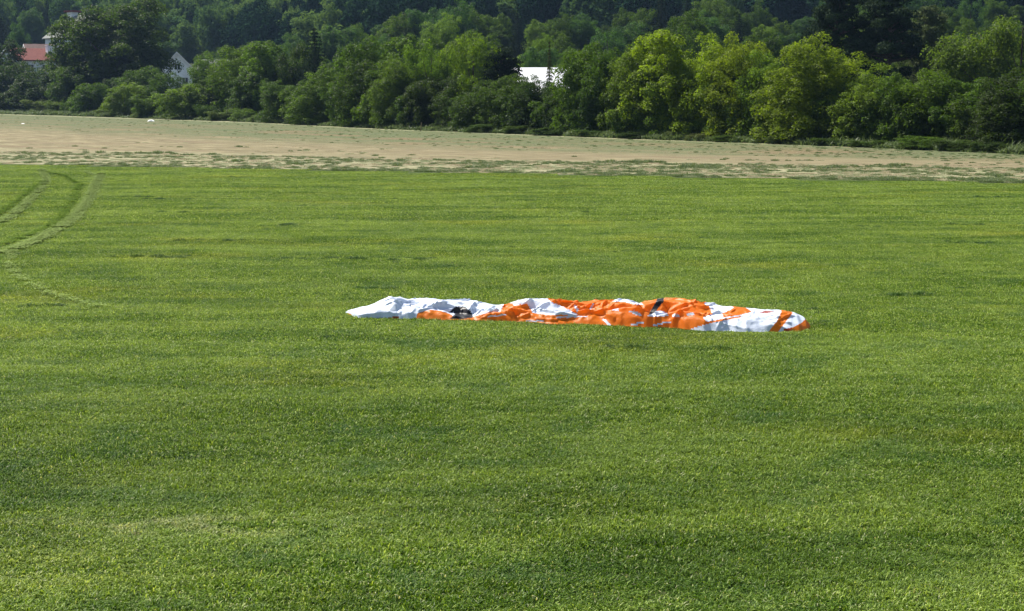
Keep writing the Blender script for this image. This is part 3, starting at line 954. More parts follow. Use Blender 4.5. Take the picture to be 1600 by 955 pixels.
place([
    (1322, None, 150, -28, 110, 'pine1', 'pine', 'tall dark pine left of the one with the visible trunk'),
    (1406, None, 146, -22, 130, 'pine2', 'pine', 'tall dark pine with a straight pale trunk showing'),
    (1455, None, 155, 12, 90, 'pine1', 'pale', 'shorter grey green pine right of the visible trunk'),
], 'pine_tree', 'tree', 'tall pines behind the hedgerow')
place([
    (1528, None, 138, 34, 120, 'feather1', 'grass', 'tall feathery light green tree right of the pines'),
    (1596, None, 136, 28, 110, 'feather2', 'grass', 'feathery light green tree at the upper right picture edge'),
    (1660, None, 140, 30, 110, 'feather1', 'green', 'feathery tree just past the right picture edge'),
    (1490, None, 145, 62, 70, 'oak2', 'olive', 'rounder olive tree between the pines and the feathery tree'),
], 'broadleaf_tree', 'tree', 'feathery trees behind the right hedgerow')

# the hedgerow goes on beyond both edges of the frame
for i, (xx, hh_, key, colr, lab) in enumerate([
    (-112, 9, 'round1', 'green', 'first hedgerow tree beyond the left picture edge'), (-122, 11, 'round3', 'mid', 'second hedgerow tree beyond the left picture edge, broad'),
    (-133, 10, 'oak2', 'mid', 'dark open crowned tree further out beyond the left edge'), (-144, 9, 'round2', 'green', 'bright round tree far out beyond the left edge'),
    (-156, 12, 'round4', 'mid', 'tall tree far out beyond the left edge'), (-168, 9, 'round1', 'dark', 'dark low tree far out beyond the left edge'),
    (-181, 11, 'dome1', 'green', 'domed tree at the outermost left end of the hedgerow'),
    (40, 8, 'round3', 'green', 'first hedgerow tree beyond the right picture edge'), (47, 9, 'oak2', 'mid', 'open crowned tree beyond the right picture edge'),
    (54, 8, 'round2', 'green', 'round tree further beyond the right picture edge'), (62, 9, 'round1', 'mid', 'outermost tree beyond the right picture edge')]):
    yy_ = field_top(xx) + 8
    plant('broadleaf_tree', key, (xx, yy_, terrain(xx, yy_) - .05), hh_, 12 if xx < 0 else 8.5, colr, lab, 'tree', 'trees of the hedgerow along the field')

# trees on the slope behind the hedgerow
SEEN = set()
def slope_label(px, row, conifer, colr, h):
    where = ('left of the ivy clad conifer' if px < 480 else 'behind the ivy clad conifer' if px < 540 else 'above the paired round heads' if px < 640 else 'above the feathery poplar' if px < 700 else
             'above the pale birch' if px < 790 else 'above the white barn roof' if px < 880 else 'above the cypress right side' if px < 930 else 'above the first yellow tree' if px < 1010 else
             'above the tallest yellow tree' if px < 1080 else 'above the ragged yellow tree' if px < 1150 else 'left above the yellow dome' if px < 1230 else 'right above the yellow dome' if px < 1310 else
             'behind the pines' if px < 1400 else 'behind the visible pine trunk' if px < 1460 else 'behind the feathery tree' if px < 1550 else 'behind the upper right corner tree')
    tone = 'dark conifer' if conifer else {'mid': 'dark green tree', 'green': 'mid green tree', 'lite': 'light green tree', 'blue': 'bluish green tree'}[colr]
    for sz in ('', 'smaller ', 'fuller ', 'slim ', 'ragged ', 'leaning '):
        t = f"{sz}{tone} in the {row} {where}"
        if t not in SEEN: break
    SEEN.add(t); return t
env = lambda px: np.interp(px, [380, 430, 480, 560, 620, 700, 760, 820, 880, 930, 985, 1050, 1120, 1180, 1240, 1320, 1450, 1620], [78, 66, 60, 44, 26, 2, 26, 24, 20, 34, 6, -6, 0, 2, 24, -5, 0, 8])
for row, d0, dy, step, rowname in ((0, 300, 0, 34, 'upper row'), (1, 245, 28, 38, 'middle row'), (2, 200, 56, 44, 'lower row')):
    px = 395 + row * 15
    while px < 1660:
        con = (rng.random() < .12) or (1030 < px < 1075 and row < 2)
        key = 'spruce1' if con else ['round1', 'round2', 'round3', 'oak2', 'round4', 'tall1', 'feather2'][rng.integers(0, 7)]
        colr = 'pine' if con else ['mid', 'green', 'lite', 'mid', 'blue', 'blue', 'green'][rng.integers(0, 7)]
        d = d0 + rng.uniform(-18, 18) + (15 if px < 700 else 0)
        ty = env(px) + dy + rng.uniform(-10, 12)
        p = at_y(px, 100, d); z = terrain(p.x, d)
        h = at_y(px, ty, d).z - z
        hh = min(max(h, 5.0), 15.0)
        w = rng.uniform(.62, .9) * max(hh, 8) * (.6 if con else 1)
        plant('conifer_tree' if con else 'broadleaf_tree', key, (p.x, d, z - .1 + max(0, (h - hh) * 0)), hh if h < 15 else h, w, colr,
              slope_label(px, rowname, con, colr, hh), 'tree', 'trees on the wooded slope behind the hedgerow')
        px += step * rng.uniform(.8, 1.2)
# village trees on the left, between the houses and the far hill
for (px, d, ty, w, key, colr, label) in [
    (30, 395, 38, 40, 'round2', 'blue', 'dark tree on the slope left of the grey roofed house'),
    (5, 380, 30, 46, 'spruce1', 'pine', 'dark conifer at the upper left edge of the picture'),
    (52, 470, 14, 44, 'round3', 'blue', 'tree high behind the left side of the grey roofed house'),
    (135, 480, 6, 46, 'round1', 'blue', 'tree high behind the right side of the grey roofed house'),
    (330, 350, 76, 60, 'round1', 'mid', 'tree behind the pale building at the foot of the far hill'),
    (395, 340, 70, 60, 'round3', 'green', 'village tree right of the pale building'),
    (250, 395, 66, 60, 'oak2', 'blue', 'dark tree behind the white gable'),
]:
    p = at_y(px, 100, d); z = terrain(p.x, d)
    plant('broadleaf_tree', key, (p.x, d, z), max(at_y(px, ty, d).z - z, 4), w * d / FOC, colr, label, 'tree', 'trees among the village houses')

# far wooded hillside: one mass
k = NT('far_forest_leaves')
oi = k.n('ShaderNodeObjectInfo'); t = k.attr('tint')
pn = k.noise(k.pos(), .012, 3)
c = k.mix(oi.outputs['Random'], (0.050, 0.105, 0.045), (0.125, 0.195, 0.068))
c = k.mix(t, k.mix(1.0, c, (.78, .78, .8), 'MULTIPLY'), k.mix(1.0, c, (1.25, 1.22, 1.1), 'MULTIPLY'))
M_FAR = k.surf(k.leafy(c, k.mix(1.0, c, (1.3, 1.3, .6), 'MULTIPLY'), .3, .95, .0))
k = NT('far_conifer_needles')
oi = k.n('ShaderNodeObjectInfo'); t = k.attr('tint')
c = k.mix(oi.outputs['Random'], (0.018, 0.048, 0.024), (0.034, 0.076, 0.032))
M_FARC = k.surf(k.bsdf(k.mix(t, k.mix(1.0, c, (.85, .85, .85), 'MULTIPLY'), c), .95, .0))
far_src = []
for i, (kd, sd_) in enumerate((('round', 51), ('oak', 52), ('round', 53), ('spruce', 54), ('tall', 55), ('round', 56))):
    proto(kd, sd_, 6500, .055, 'far%d' % i)
    m = PROTO['far%d' % i][1]; m.materials.clear(); m.materials.append(M_FARC if kd == 'spruce' or sd_ == 56 else M_FAR); far_src.append(m)
pts, pk, scs = [], [], []
y = 330.0
while y < 1080:
    hw = .35 * y * 1.7 + 40
    x = -hw
    while x < hw:
        xx, yy = x + rng.uniform(-2.6, 2.6), y + rng.uniform(-2.6, 2.6)
        c_ = 800 + FOC * xx / yy
        lim = np.interp(c_, [-400, 0, 350, 500, 1600], [330, 490, 420, 345, 325])
        if yy > lim:
            dark = mnoise.noise(Vector((xx * .009, yy * .009, 2))) + np.interp(c_, [0, 450, 650, 1000, 1400, 1700], [-.35, -.3, .2, .35, .5, .5]) > .12
            pk.append((3, 5, 5, 5)[rng.integers(0, 4)] if dark and rng.random() < .85 else (0, 1, 2, 4)[rng.integers(0, 4)])
            pts.append((xx, yy, terrain(xx, yy) - .3))
            h = rng.uniform(10, 18); w = rng.uniform(8, 13)
            if pk[-1] == 3: h, w = rng.uniform(12, 18), rng.uniform(5.5, 7.5)
            scs.append((w, w, h))
        x += 8.6
    y += 8.0 if y < 700 else 10.0
n = len(pts); rot = np.zeros((n, 3)); rot[:, 2] = rng.uniform(0, 6.28, n)
scatter('forest', pts, rot, scs, far_src, pk, 'dense blue green woodland covering the far hillside', 'forest')

# low undergrowth strip between the field and the hedgerow
und = [tuft('undergrowth', 240, .55, .38, .06, M_WEED, 61, .6), tuft('undergrowth', 200, .6, .3, .07, M_WEED, 62, .8)]
pts, scs = [], []
for j in range(3600):
    px = rng.uniform(-300, 1900)
    p = field_point(px, 3.0)
    q = p + Vector((.55, .8, 0)).normalized() * rng.uniform(-.3, 5.0) * (1 + p.y / 300)
    pts.append((q.x, q.y, terrain(q.x, q.y))); s = rng.uniform(.6, 1.5) * (1 + p.y / 400); scs.append((s, s, s * rng.uniform(.6, 1.2)))
n = len(pts); rot = np.zeros((n, 3)); rot[:, 2] = rng.uniform(0, 6.28, n)
scatter('undergrowth', pts, rot, scs, und, rng.integers(0, 2, n), 'knee high green undergrowth at the foot of the hedgerow', 'undergrowth')

# ------------------------------------------------------------------ houses
M_WHITE = plain('white_render', (0.84, 0.85, 0.86), .85, .2, .06, .8)
M_GLASS = plain('window_glass', (0.04, 0.05, 0.06), .15, .6, .1, 2)
M_TRIM = plain('painted_trim', (0.78, 0.78, 0.76), .6, .3, .04, 2)
def tile_mat(name, a, b):
    k = NT(name)
    tc = k.n('ShaderNodeTexCoord').outputs['Object']
    w = k.n('ShaderNodeTexWave', wave_type='BANDS', bands_direction='Z'); k.put(w.inputs[0], tc)
    w.inputs['Scale'].default_value = 1.4; w.inputs['Distortion'].default_value = .8
    n_ = k.noise(tc, 2.2, 5, .65)
    c = k.mix(k.rng(n_, .3, .7), a, b)
    c = k.mix(k.rng(w.outputs['Fac'], .0, .3, .45, 0), c, tuple(q * .5 for q in a))
    return k.surf(k.bsdf(c, .85, .2, k.bump(w.outputs['Fac'], .5, .05)))
M_TILE = tile_mat('red_clay_tiles', (0.12, 0.030, 0.022), (0.19, 0.055, 0.038))
M_OLDTILE = tile_mat('weathered_brown_tiles', (0.10, 0.06, 0.05), (0.16, 0.10, 0.08))
M_SLATE = tile_mat('grey_roof_tiles', (0.15, 0.16, 0.14), (0.24, 0.25, 0.22))

def house(loc, rz, L, w, wall_h, roof_h, roof_mat, label, eave=.6, wins=(), gwins=(), chimney=None):
    """ridge along local x; gable ends at +-L/2"""
    rt = empty('house', loc, rz, label, 'house')
    m = MB(); zb = min(0, terrain(loc[0], loc[1]) - loc[2]) - .8
    m.prism([(-L / 2, -w / 2, zb), (-L / 2, w / 2, zb), (-L / 2, w / 2, wall_h), (-L / 2, 0, wall_h + roof_h * .985), (-L / 2, -w / 2, wall_h)], (L, 0, 0))
    m.build('wall', M_WHITE, rt)
    t = .22; s = roof_h / (w / 2); e = eave
    m = MB()
    for sg in (-1, 1):
        pts_ = [(-L / 2 - e, 0, wall_h + roof_h + .02), (-L / 2 - e, sg * (w / 2 + e), wall_h - e * s + .02), (-L / 2 - e, sg * (w / 2 + e), wall_h - e * s + t + .02), (-L / 2 - e, 0, wall_h + roof_h + t + .02)]
        m.prism(pts_, (L + 2 * e, 0, 0))
    rf = m.build('roof', roof_mat, rt)
    for sx in (-1, 1):       # pale verge boards
        m = MB(); x0 = sx * (L / 2 + e + .02)
        for sg in (-1, 1):
            m.prism([(x0, 0, wall_h + roof_h - .12), (x0, sg * (w / 2 + e), wall_h - e * s - .12), (x0, sg * (w / 2 + e), wall_h - e * s + t), (x0, 0, wall_h + roof_h + t)], (sx * .06, 0, 0))
        m.build('verge_board', M_TRIM, rf)
    def win(x0, x1, z0, z1, face):
        def bx(m, a0, a1, b0, b1, p0, p1):
            if face[0] == 'y': 
                sg = face[1]; m.box(a0, a1, min(sg * (w / 2 + p0), sg * (w / 2 + p1)), max(sg * (w / 2 + p0), sg * (w / 2 + p1)), b0, b1)
            else:
                sg = face[1]; m.box(min(sg * (L / 2 + p0), sg * (L / 2 + p1)), max(sg * (L / 2 + p0), sg * (L / 2 + p1)), a0, a1, b0, b1)
        m = MB(); f = .12
        bx(m, x0 - f, x0, z0 - f, z1 + f, -.05, .06); bx(m, x1, x1 + f, z0 - f, z1 + f, -.05, .06)
        bx(m, x0, x1, z0 - f, z0, -.05, .08); bx(m, x0, x1, z1, z1 + f, -.05, .06)
        bx(m, (x0 + x1) / 2 - .04, (x0 + x1) / 2 + .04, z0, z1, -.05, .05)
        wf = m.build('window', M_TRIM, rt)
        m = MB(); bx(m, x0, x1, z0, z1, -.04, .02); m.build('pane', M_GLASS, wf)
    for x0, x1, z0, z1, sg in wins: win(x0, x1, z0, z1, ('y', sg))
    for x0, x1, z0, z1, sg in gwins: win(x0, x1, z0, z1, ('x', sg))
    if chimney:
        cx, cy, cw, cd, ch = chimney
        zr = wall_h + roof_h * (1 - abs(cy) / (w / 2))
        m = MB(); m.box(cx - cw / 2, cx + cw / 2, cy - cd / 2, cy + cd / 2, zr - 1.2, zr + ch)
        c1 = m.build('chimney', M_WHITE, rf)
        m = MB(); m.box(cx - cw / 2 - .12, cx + cw / 2 + .12, cy - cd / 2 - .12, cy + cd / 2 + .12, zr + ch + .002, zr + ch + .16)
        m.build('chimney_cap', M_TRIM, rf)
    return rt

# red roofed house on the left
p = at_y(46, 71, 325)
house((p.x * 1.05, 350, p.z - 7.6 - .1), R(40), 16, 12, 5.0, 2.6, M_TILE, 'white house with low red tiled roof and broad white chimney, far left',
      wins=[(-6.0, -4.6, 2.4, 3.9, -1), (-2.5, -1.1, 2.4, 3.9, -1), (3.5, 4.9, 2.4, 3.9, -1)], gwins=[(-3.0, -1.8, 2.4, 3.7, -1), (1.4, 2.6, 2.4, 3.7, -1), (-.6, .6, 4.9, 5.9, -1)], chimney=(1.5, -2.6, 2.7, 1.4, 1.9))
# brown roofed outbuilding just above it
p = at_y(56, 62, 350)
house((p.x * 1.07, 378, p.z - 6.0 - .3), R(25), 7, 6, 4.2, 1.8, M_OLDTILE, 'small house with weathered brown roof just above the red roofed one', wins=[(-2.2, -1.0, 2, 3.2, -1), (1, 2.2, 2, 3.2, -1)])
# grey roofed house higher on the slope
p = at_y(127, 24, 440)
hz = house((p.x, 440 + 3, p.z - 12.5), R(-40), 14, 18, 6.0, 6.5, M_SLATE, 'steep grey roofed house with white gable trim high on the slope', wins=[(-5, -3.6, 3, 4.6, -1), (-1, .4, 3, 4.6, -1), (3, 4.4, 3, 4.6, -1)],
           gwins=[(-3.2, -1.8, 3, 4.6, -1), (1.8, 3.2, 3, 4.6, -1), (-.7, .7, 7.4, 9.0, -1)])
m = MB(); m.box(-7.0, -4.6, -1.2, 1.0, 11.8, 13.7); dm = m.build('roof_cabin', M_WHITE, hz)
m = MB(); m.prism([(-7.7, -1.9, 13.7), (-3.9, -1.9, 13.7), (-3.9, 1.7, 13.7), (-7.7, 1.7, 13.7)], (0, 0, .55)); m.build('cabin_roof', M_TILE, dm)
# white gabled house right of the big tree
p = at_y(268, 78, 330)
house((p.x, 330 + 6, p.z - 10.0), R(101), 12, 7.4, 5.6, 3.8, M_TILE, 'white gabled house with red roof right of the big tree', eave=.5,
      gwins=[(-2.2, -1.0, 2.6, 3.9, -1), (.8, 2.0, 2.6, 3.9, -1), (-.6, .6, 5.7, 6.9, -1)])
# small orange roofed house under the big tree
p = at_y(182, 105, 300)
house((p.x, 303, p.z - 6.0), R(70), 7, 5.5, 4.0, 2.0, M_TILE, 'small orange roofed house glimpsed under the big tree', gwins=[(-.6, .6, 2.0, 3.2, -1)])
p = at_y(326, 83, 310)
house((p.x, 316, p.z - 7.9), R(-8), 5, 6, 4.6, 1.9, M_SLATE, 'small pale building peeking over the trees right of the white gable', wins=[(-1.9, -.9, 2.2, 3.4, -1), (.8, 1.8, 2.2, 3.4, -1)])

# barn with white sheet metal roof behind the hedgerow
k = NT('white_sheet_metal')
tc = k.n('ShaderNodeTexCoord').outputs['Object']
w_ = k.n('ShaderNodeTexWave', wave_type='BANDS', bands_direction='X'); k.put(w_.inputs[0], tc); w_.inputs['Scale'].default_value = 2.4
n_ = k.noise(tc, .9, 5)
M_SHEET = k.surf(k.bsdf(k.mix(k.rng(n_, .35, .7), (0.70, 0.71, 0.73), (0.80, 0.80, 0.81)), .45, .5, k.bump(w_.outputs['Fac'], .35, .04)))
M_BARNWALL = plain('barn_boards', (0.13, 0.10, 0.075), .9, .2, .2, 1.5)
D = 176
a = at_y(786, 102, D); b = at_y(896, 108, D)
gz = terrain((a.x + b.x) / 2, D)
L = b.x - a.x; bw = 9.0; top = (a.z + b.z) / 2; rh = 3.0
rt = empty('barn', ((a.x + b.x) / 2, D + bw / 2, gz), R(-4), 'barn with a bright white metal roof half hidden behind the hedgerow', 'barn')
H = top - gz; wh = H - rh
m = MB(); m.prism([(-L / 2, -bw / 2, 0), (-L / 2, bw / 2, 0), (-L / 2, bw / 2, wh), (-L / 2, 0, H - .25), (-L / 2, -bw / 2, wh)], (L, 0, 0)); m.build('wall', M_BARNWALL, rt)
m = MB()
for sg in (-1, 1):
    m.prism([(-L / 2 - .5, 0, H - .1), (-L / 2 - .5, sg * (bw / 2 + .5), wh - .4), (-L / 2 - .5, sg * (bw / 2 + .5), wh - .26), (-L / 2 - .5, 0, H + .04)], (L + 1, 0, 0))
m.build('roof', M_SHEET, rt)
m = MB(); m.box(-1.6, 1.6, -bw / 2 - .06, -bw / 2 - .01, 0, 2.6); m.build('door', M_OLDTILE, rt)

# small white things lying and standing at the field edge
M_SHEETW = plain('white_plastic', (0.8, 0.8, 0.78), .5, .4, .05, 2)
def litter_sheet(px, py, w, d, h, label):
    g = ground(px, py)
    bm_v, bm_f = [], []
    N, K = 14, 8
    for j in range(K + 1):
        for i in range(N + 1):
            u, v = i / N - .5, j / K - .5
            e = max(0, 1 - (2 * abs(u)) ** 3) * max(0, 1 - (2 * abs(v)) ** 3)
            z = .03 + h * e * (.7 + .6 * mnoise.noise(Vector((u * 5, v * 5, px))))
            bm_v.append((u * w, v * d, z))
    for j in range(K):
        for i in range(N):
            q_ = j * (N + 1) + i; bm_f.append((q_, q_ + 1, q_ + N + 2, q_ + N + 1))
    me = bpy.data.meshes.new('plastic_sheet'); me.from_pydata(bm_v, [], bm_f); me.update()
    for pl in me.polygons: pl.use_smooth = True
    o = link_mesh('plastic_sheet', me, M_SHEETW); o.location = (g.x, g.y, terrain(g.x, g.y))
    tag(o, label, 'plastic sheet')
litter_sheet(236, 190, .95, .5, .26, 'white plastic sheet lying at the field edge below the round shrubs')
litter_sheet(36, 194, .4, .3, .09, 'tiny white scrap on the brown strip far left')
g = ground(657, 205)
m = MB(); m.box(-.05, .05, -.05, .05, 0, .75); m.prism([(-.05, -.05, .75), (.05, -.05, .75), (.05, .05, .75), (-.05, .05, .75)], (.03, 0, .12))
o = m.build('marker_post', M_STRAW); o.location = (g.x, g.y, terrain(g.x, g.y)); o.rotation_euler = (0, .12, 0)
tag(o, 'short pale wooden post at the foot of the middle hedgerow', 'post')

# ------------------------------------------------------------------ the crumpled paraglider wing
FR = [(538, 490), (545, 493), (560, 497), (600, 499), (650, 500), (700, 501), (760, 503), (800, 504), (860, 507), (930, 509), (1000, 512), (1060, 515), (1100, 518), (1150, 520), (1200, 520), (1250, 519), (1262, 517), (1268, 513)]
TOPL = [(538, 489), (543, 485), (555, 482), (575, 477), (592, 470), (604, 465.5), (622, 465.5), (632, 469), (650, 469), (665, 468), (690, 471), (720, 471), (755, 475), (775, 478), (788, 477), (800, 473), (820, 469), (848, 467.5), (870, 469), (890, 471),
        (912, 475), (935, 471), (960, 470), (985, 469.5), (1003, 475), (1018, 472), (1035, 470), (1070, 471), (1100, 476), (1120, 479), (1138, 483), (1158, 481), (1180, 483), (1205, 485), (1232, 486), (1250, 489), (1262, 495), (1268, 504)]
MIDL = [(538, 489), (600, 480), (650, 488), (672, 485), (690, 487), (706, 492), (740, 494), (765, 489), (800, 485), (820, 488), (850, 491), (880, 493), (920, 490), (960, 487), (1000, 488), (1030, 492), (1060, 491), (1100, 494), (1130, 499), (1180, 491), (1268, 508)]
WD = [(538, .12), (560, .45), (600, .85), (650, 1.1), (800, 1.25), (1000, 1.3), (1150, 1.2), (1220, 1.1), (1255, .9), (1268, .5)]
ip = lambda T, x: float(np.interp(x, [q[0] for q in T], [q[1] for q in T]))
sm = lambda e0, e1, v: (lambda s: s * s * (3 - 2 * s))(min(max((v - e0) / (e1 - e0), 0), 1))

def to_px(x, y, z):
    cp, sp = math.cos(PITCH), math.sin(PITCH)
    dpt = y * cp - (z - CAM_H) * sp
    return 800 + FOC * x / dpt, 477.5 - FOC * (y * sp + (z - CAM_H) * cp) / dpt

NU, NV = 640, 96
wr = np.random.default_rng(21)
# explicit fold ridges: (px0, t0, px1, t1, amp, width m)
folds = []
for i in range(46):
    x0 = wr.uniform(560, 1250); t0 = wr.uniform(.05, .9)
    dxp = wr.uniform(25, 120) * wr.choice([-1, 1]); dt = wr.uniform(-.35, .35)
    folds.append((x0, t0, x0 + dxp, t0 + dt, wr.uniform(.015, .04) * wr.choice([1, 1, -1]), wr.uniform(.05, .14)))
for i in range(170):      # short crisp pleats
    x0 = wr.uniform(600, 1255); t0 = wr.uniform(.03, .7); a_ = wr.uniform(-1, 1)
    folds.append((x0, t0, x0 + 45 * a_ + 8, t0 + wr.uniform(-.22, .22), wr.uniform(.018, .036), wr.uniform(.014, .03)))
folds += [(604, .5, 618, .05, .05, .10), (618, .05, 636, .45, -.06, .10), (664, .5, 640, .05, .05, .09), (645, .3, 660, .45, -.07, .12), (700, .5, 668, .3, .05, .07), (742, .55, 730, .3, .06, .06),
          (1205, .02, 1236, .5, .03, .06), (1000, .15, 880, .22, .05, .05), (900, .1, 830, .25, .05, .05), (1030, .1, 1100, .2, .05, .05)]
FA = np.array([(ground(f[0], ip(FR, f[0])).x, f[1], ground(f[2], ip(FR, f[2])).x, f[3], f[4], f[5]) for f in folds])
VV = np.zeros((NU, NV, 3))
for i in range(NU):
    px = 538.5 + (1267.5 - 538.5) * i / (NU - 1)
    G = ground(px, ip(FR, px))
    W = ip(WD, px)
    eta = min(sm(538, 575, px), sm(1268, 1235, px) if px > 1200 else 1)
    fj = .05 * mnoise.noise(Vector((G.x * 2.3, 0, 4))) * 1.4 + .02 * mnoise.noise(Vector((G.x * 9, 0, 9)))
    yc = G.y + .52 * W
    zc = max(at_y(px, ip(TOPL, px), yc).z, .02)
    ym = G.y + .16 * W
    zm = max(at_y(px, ip(MIDL, px), ym).z, .02)
    dbl = sm(648, 690, px) * (1 - sm(1085, 1150, px))
    for j in range(NV):
        t = j / (NV - 1)
        # single mound
        if t < .52:
            s = t / .52
            a = math.sin(math.pi / 2 * min(s * 1.04, 1)) ** .72
        else:
            s = (t - .52) / .48; a = max(0, math.cos(math.pi / 2 * s)) ** .7
        single = zc * a
        # front roll + back roll
        if t < .16: fr = zm * math.sin(math.pi / 2 * t / .16) ** .85
        elif t < .36: fr = zm * (.45 + .55 * math.cos(math.pi / 2 * (t - .16) / .2))
        else: fr = zm * .45 * max(0, 1 - (t - .36) / .4)
        if t < .22: bk = 0
        elif t < .52: bk = zc * math.sin(math.pi / 2 * (t - .22) / .3) ** .9
        else: bk = single
        both = max(fr, bk)
        z = single * (1 - dbl) + both * dbl
        x = G.x + .0; y = G.y + t * W - fj * (1 - t)
        envl = min(1, t / .06) * min(1, (1 - t) / .1) * eta
        near_crest = 1 - .75 * math.exp(-((t - .52) / .07) ** 2)
        # ridged wrinkles, warped
        wq = mnoise.noise(Vector((x * 1.3, y * 1.3, 2))) * .5
        r1 = 1 - abs(mnoise.noise(Vector((x * 1.9 + wq, (t * W) * 4.2 + wq * 2, 7.3)))) * 2.4
        r2 = 1 - abs(mnoise.noise(Vector((x * 4.6 + t * 2 + wq, t * W * 6.5 - x * 1.8, 1.3)))) * 2.4
        r3 = mnoise.noise(Vector((x * 13, t * W * 15, 4.1)))
        v1 = mnoise.voronoi(Vector((x * 2.4 + wq * .6, t * W * 4.0 + x * .7, 3.3)))[0]
        v2 = mnoise.voronoi(Vector((x * 5.5 - t * W * 3, t * W * 8.0, 8.8)))[0]
        dz = .008 * r1 + .006 * r2 + .002 * r3 + .042 * (.28 - min(v1[1] - v1[0], .6)) + .011 * (.25 - min(v2[1] - v2[0], .5))
        ax, at_, bx_, bt, am, wd = FA.T
        pxw, ptw = x, t * W
        vx_, vy_ = bx_ - ax, (bt - at_) * W
        tt = np.clip(((pxw - ax) * vx_ + (ptw - at_ * W) * vy_) / (vx_ ** 2 + vy_ ** 2 + 1e-9), 0, 1)
        dd_ = np.hypot(pxw - (ax + tt * vx_), ptw - (at_ * W + tt * vy_))
        dz += float(np.sum(am * np.maximum(0, 1 - dd_ / (wd * 1.3)) ** 1.1 * (1 - .4 * np.abs(tt - .5))))
        dz *= (.55 + .45 * sm(600, 690, px)) * (1 - .5 * sm(1090, 1160, px))
        z += dz * envl * near_crest * min(1, .35 + zc * 4)
        y -= .8 * dz * envl            # ridges lean over towards the front
        x += .5 * dz * envl
        x += envl * .03 * mnoise.noise(Vector((x * 5, t * 9, 11))); y += envl * .03 * mnoise.noise(Vector((x * 5, t * 9, 17)))
        floor_ = .012 + .06 * min(1, t / .08) * min(1, (1 - t) / .08) * eta
        VV[i, j] = (x, y, max(z, floor_))
# light smoothing, keeps creases readable
for it in range(0):
    S = VV.copy(); S[1:-1, 1:-1] = .5 * VV[1:-1, 1:-1] + .125 * (VV[:-2, 1:-1] + VV[2:, 1:-1] + VV[1:-1, :-2] + VV[1:-1, 2:]); VV = S

ORANGE, WHITE, BLACK, RED_AND_SHADE = 'orange', 'white', 'black', 'red'
REG = [  # later wins; photo coordinates of the sewn colour fields, white streaks and painted shade
    (ORANGE, [(648, 503), (653, 489), (672, 484), (689, 486), (704, 491), (711, 497), (731, 497), (738, 495), (765, 488), (782, 487), (788, 474), (801, 474), (803, 478), (824, 474), (832, 489), (854, 492), (900, 493), (903, 491), (878, 479), (861, 472), (852, 464),
              (925, 464), (957, 466), (1040, 462), (1084, 465), (1108, 478), (1113, 491), (1098, 496), (1104, 503), (1131, 498), (1158, 494), (1158, 496), (1135, 500), (1111, 505), (1085, 512), (1064, 522), (640, 525)]),
    (WHITE, [(957, 471), (970, 464), (990, 464), (1006, 476), (995, 476), (976, 472)]),
    (ORANGE, [(866, 464), (880, 464), (876, 476), (862, 471)]),
    (WHITE, [(955, 485), (966, 481), (967, 486)]),
    (WHITE, [(982, 487), (990, 485), (1000, 489), (1004, 494), (996, 493)]),
    (WHITE, [(1010, 495), (1018, 489), (1032, 485), (1042, 489), (1046, 494)]),
    (WHITE, [(1050, 491), (1060, 490), (1062, 495), (1052, 495)]),
    (WHITE, [(1072, 490), (1084, 488), (1085, 492), (1074, 494)]),
    (WHITE, [(1082, 470), (1090, 466), (1112, 470), (1108, 478)]),
    (ORANGE, [(1128, 490), (1142, 484), (1150, 478), (1160, 478), (1175, 487), (1158, 492), (1131, 496)]),
    (RED_AND_SHADE, [(1185, 489), (1195, 486), (1210, 487), (1200, 489)]),
    (WHITE, [(940, 498), (946, 499), (956, 509), (950, 509)]),
    (WHITE, [(775, 507), (780, 504), (800, 503), (812, 508)]),
    (WHITE, [(820, 500), (850, 501), (850, 503), (822, 502)]),  # from here, thin white streaks laid across the orange cloth
    (WHITE, [(868, 495), (905, 493.5), (932, 496), (905, 495.5), (870, 497.5)]),
    (WHITE, [(985, 507), (1010, 501), (1014, 502.5), (990, 509)]),
    (WHITE, [(1020, 508), (1036, 503.5), (1060, 504), (1038, 505.5), (1024, 510)]),
    (WHITE, [(760, 494), (790, 490.5), (792, 492), (764, 496)]),
    (WHITE, [(895, 475), (905, 481), (902, 488), (899, 483)]),
    (WHITE, [(926, 474), (929, 474), (922, 486), (919, 486)]),
    (ORANGE, [(1222, 480), (1239, 480), (1238, 490), (1228, 503), (1212, 524), (1196, 524), (1214, 502), (1220, 490)]),
    (ORANGE, [(1262, 495), (1253, 504), (1240, 511), (1228, 515), (1222, 524), (1275, 524), (1272, 495)]),
    (RED_AND_SHADE, [(1222, 521), (1225, 514), (1237, 512), (1240, 518), (1236, 524)]),  # shade along the bottom of the orange tip, painted as dark red
    (RED_AND_SHADE, [(604, 502), (606, 496), (623, 494), (624, 502)]),
    (ORANGE, [(538, 493), (543, 489), (549, 491), (552, 498), (540, 497)]),
    (BLACK, [(1029, 464), (1040, 464), (1037, 471), (1024, 487), (1019, 491), (1014, 491)]),
    (BLACK, [(700, 489), (712, 479), (726, 479), (736, 487), (740, 496), (720, 499), (703, 498), (711, 491), (708, 488)]),
]
def inside(poly, x, y):
    P_ = np.array(poly); n_ = len(P_); c_ = False; j = n_ - 1
    for i in range(n_):
        xi, yi = P_[i]; xj, yj = P_[j]
        if (yi > y) != (yj > y) and x < (xj - xi) * (y - yi) / (yj - yi) + xi: c_ = not c_
        j = i
    return c_
colgrid = np.full((NU - 1, NV - 1), WHITE, dtype=object)
jc = int(.54 * NV)
for i in range(NU - 1):
    for j in range(NV - 1):
        if j > jc: colgrid[i, j] = colgrid[i, jc]; continue
        cc_ = (VV[i, j] + VV[i + 1, j + 1]) / 2
        u, v = to_px(*cc_)
        # the crest carries the colour of the cloth just below it
        for name_, poly in REG:
            if poly[0] and inside(poly, u, v): colgrid[i, j] = name_

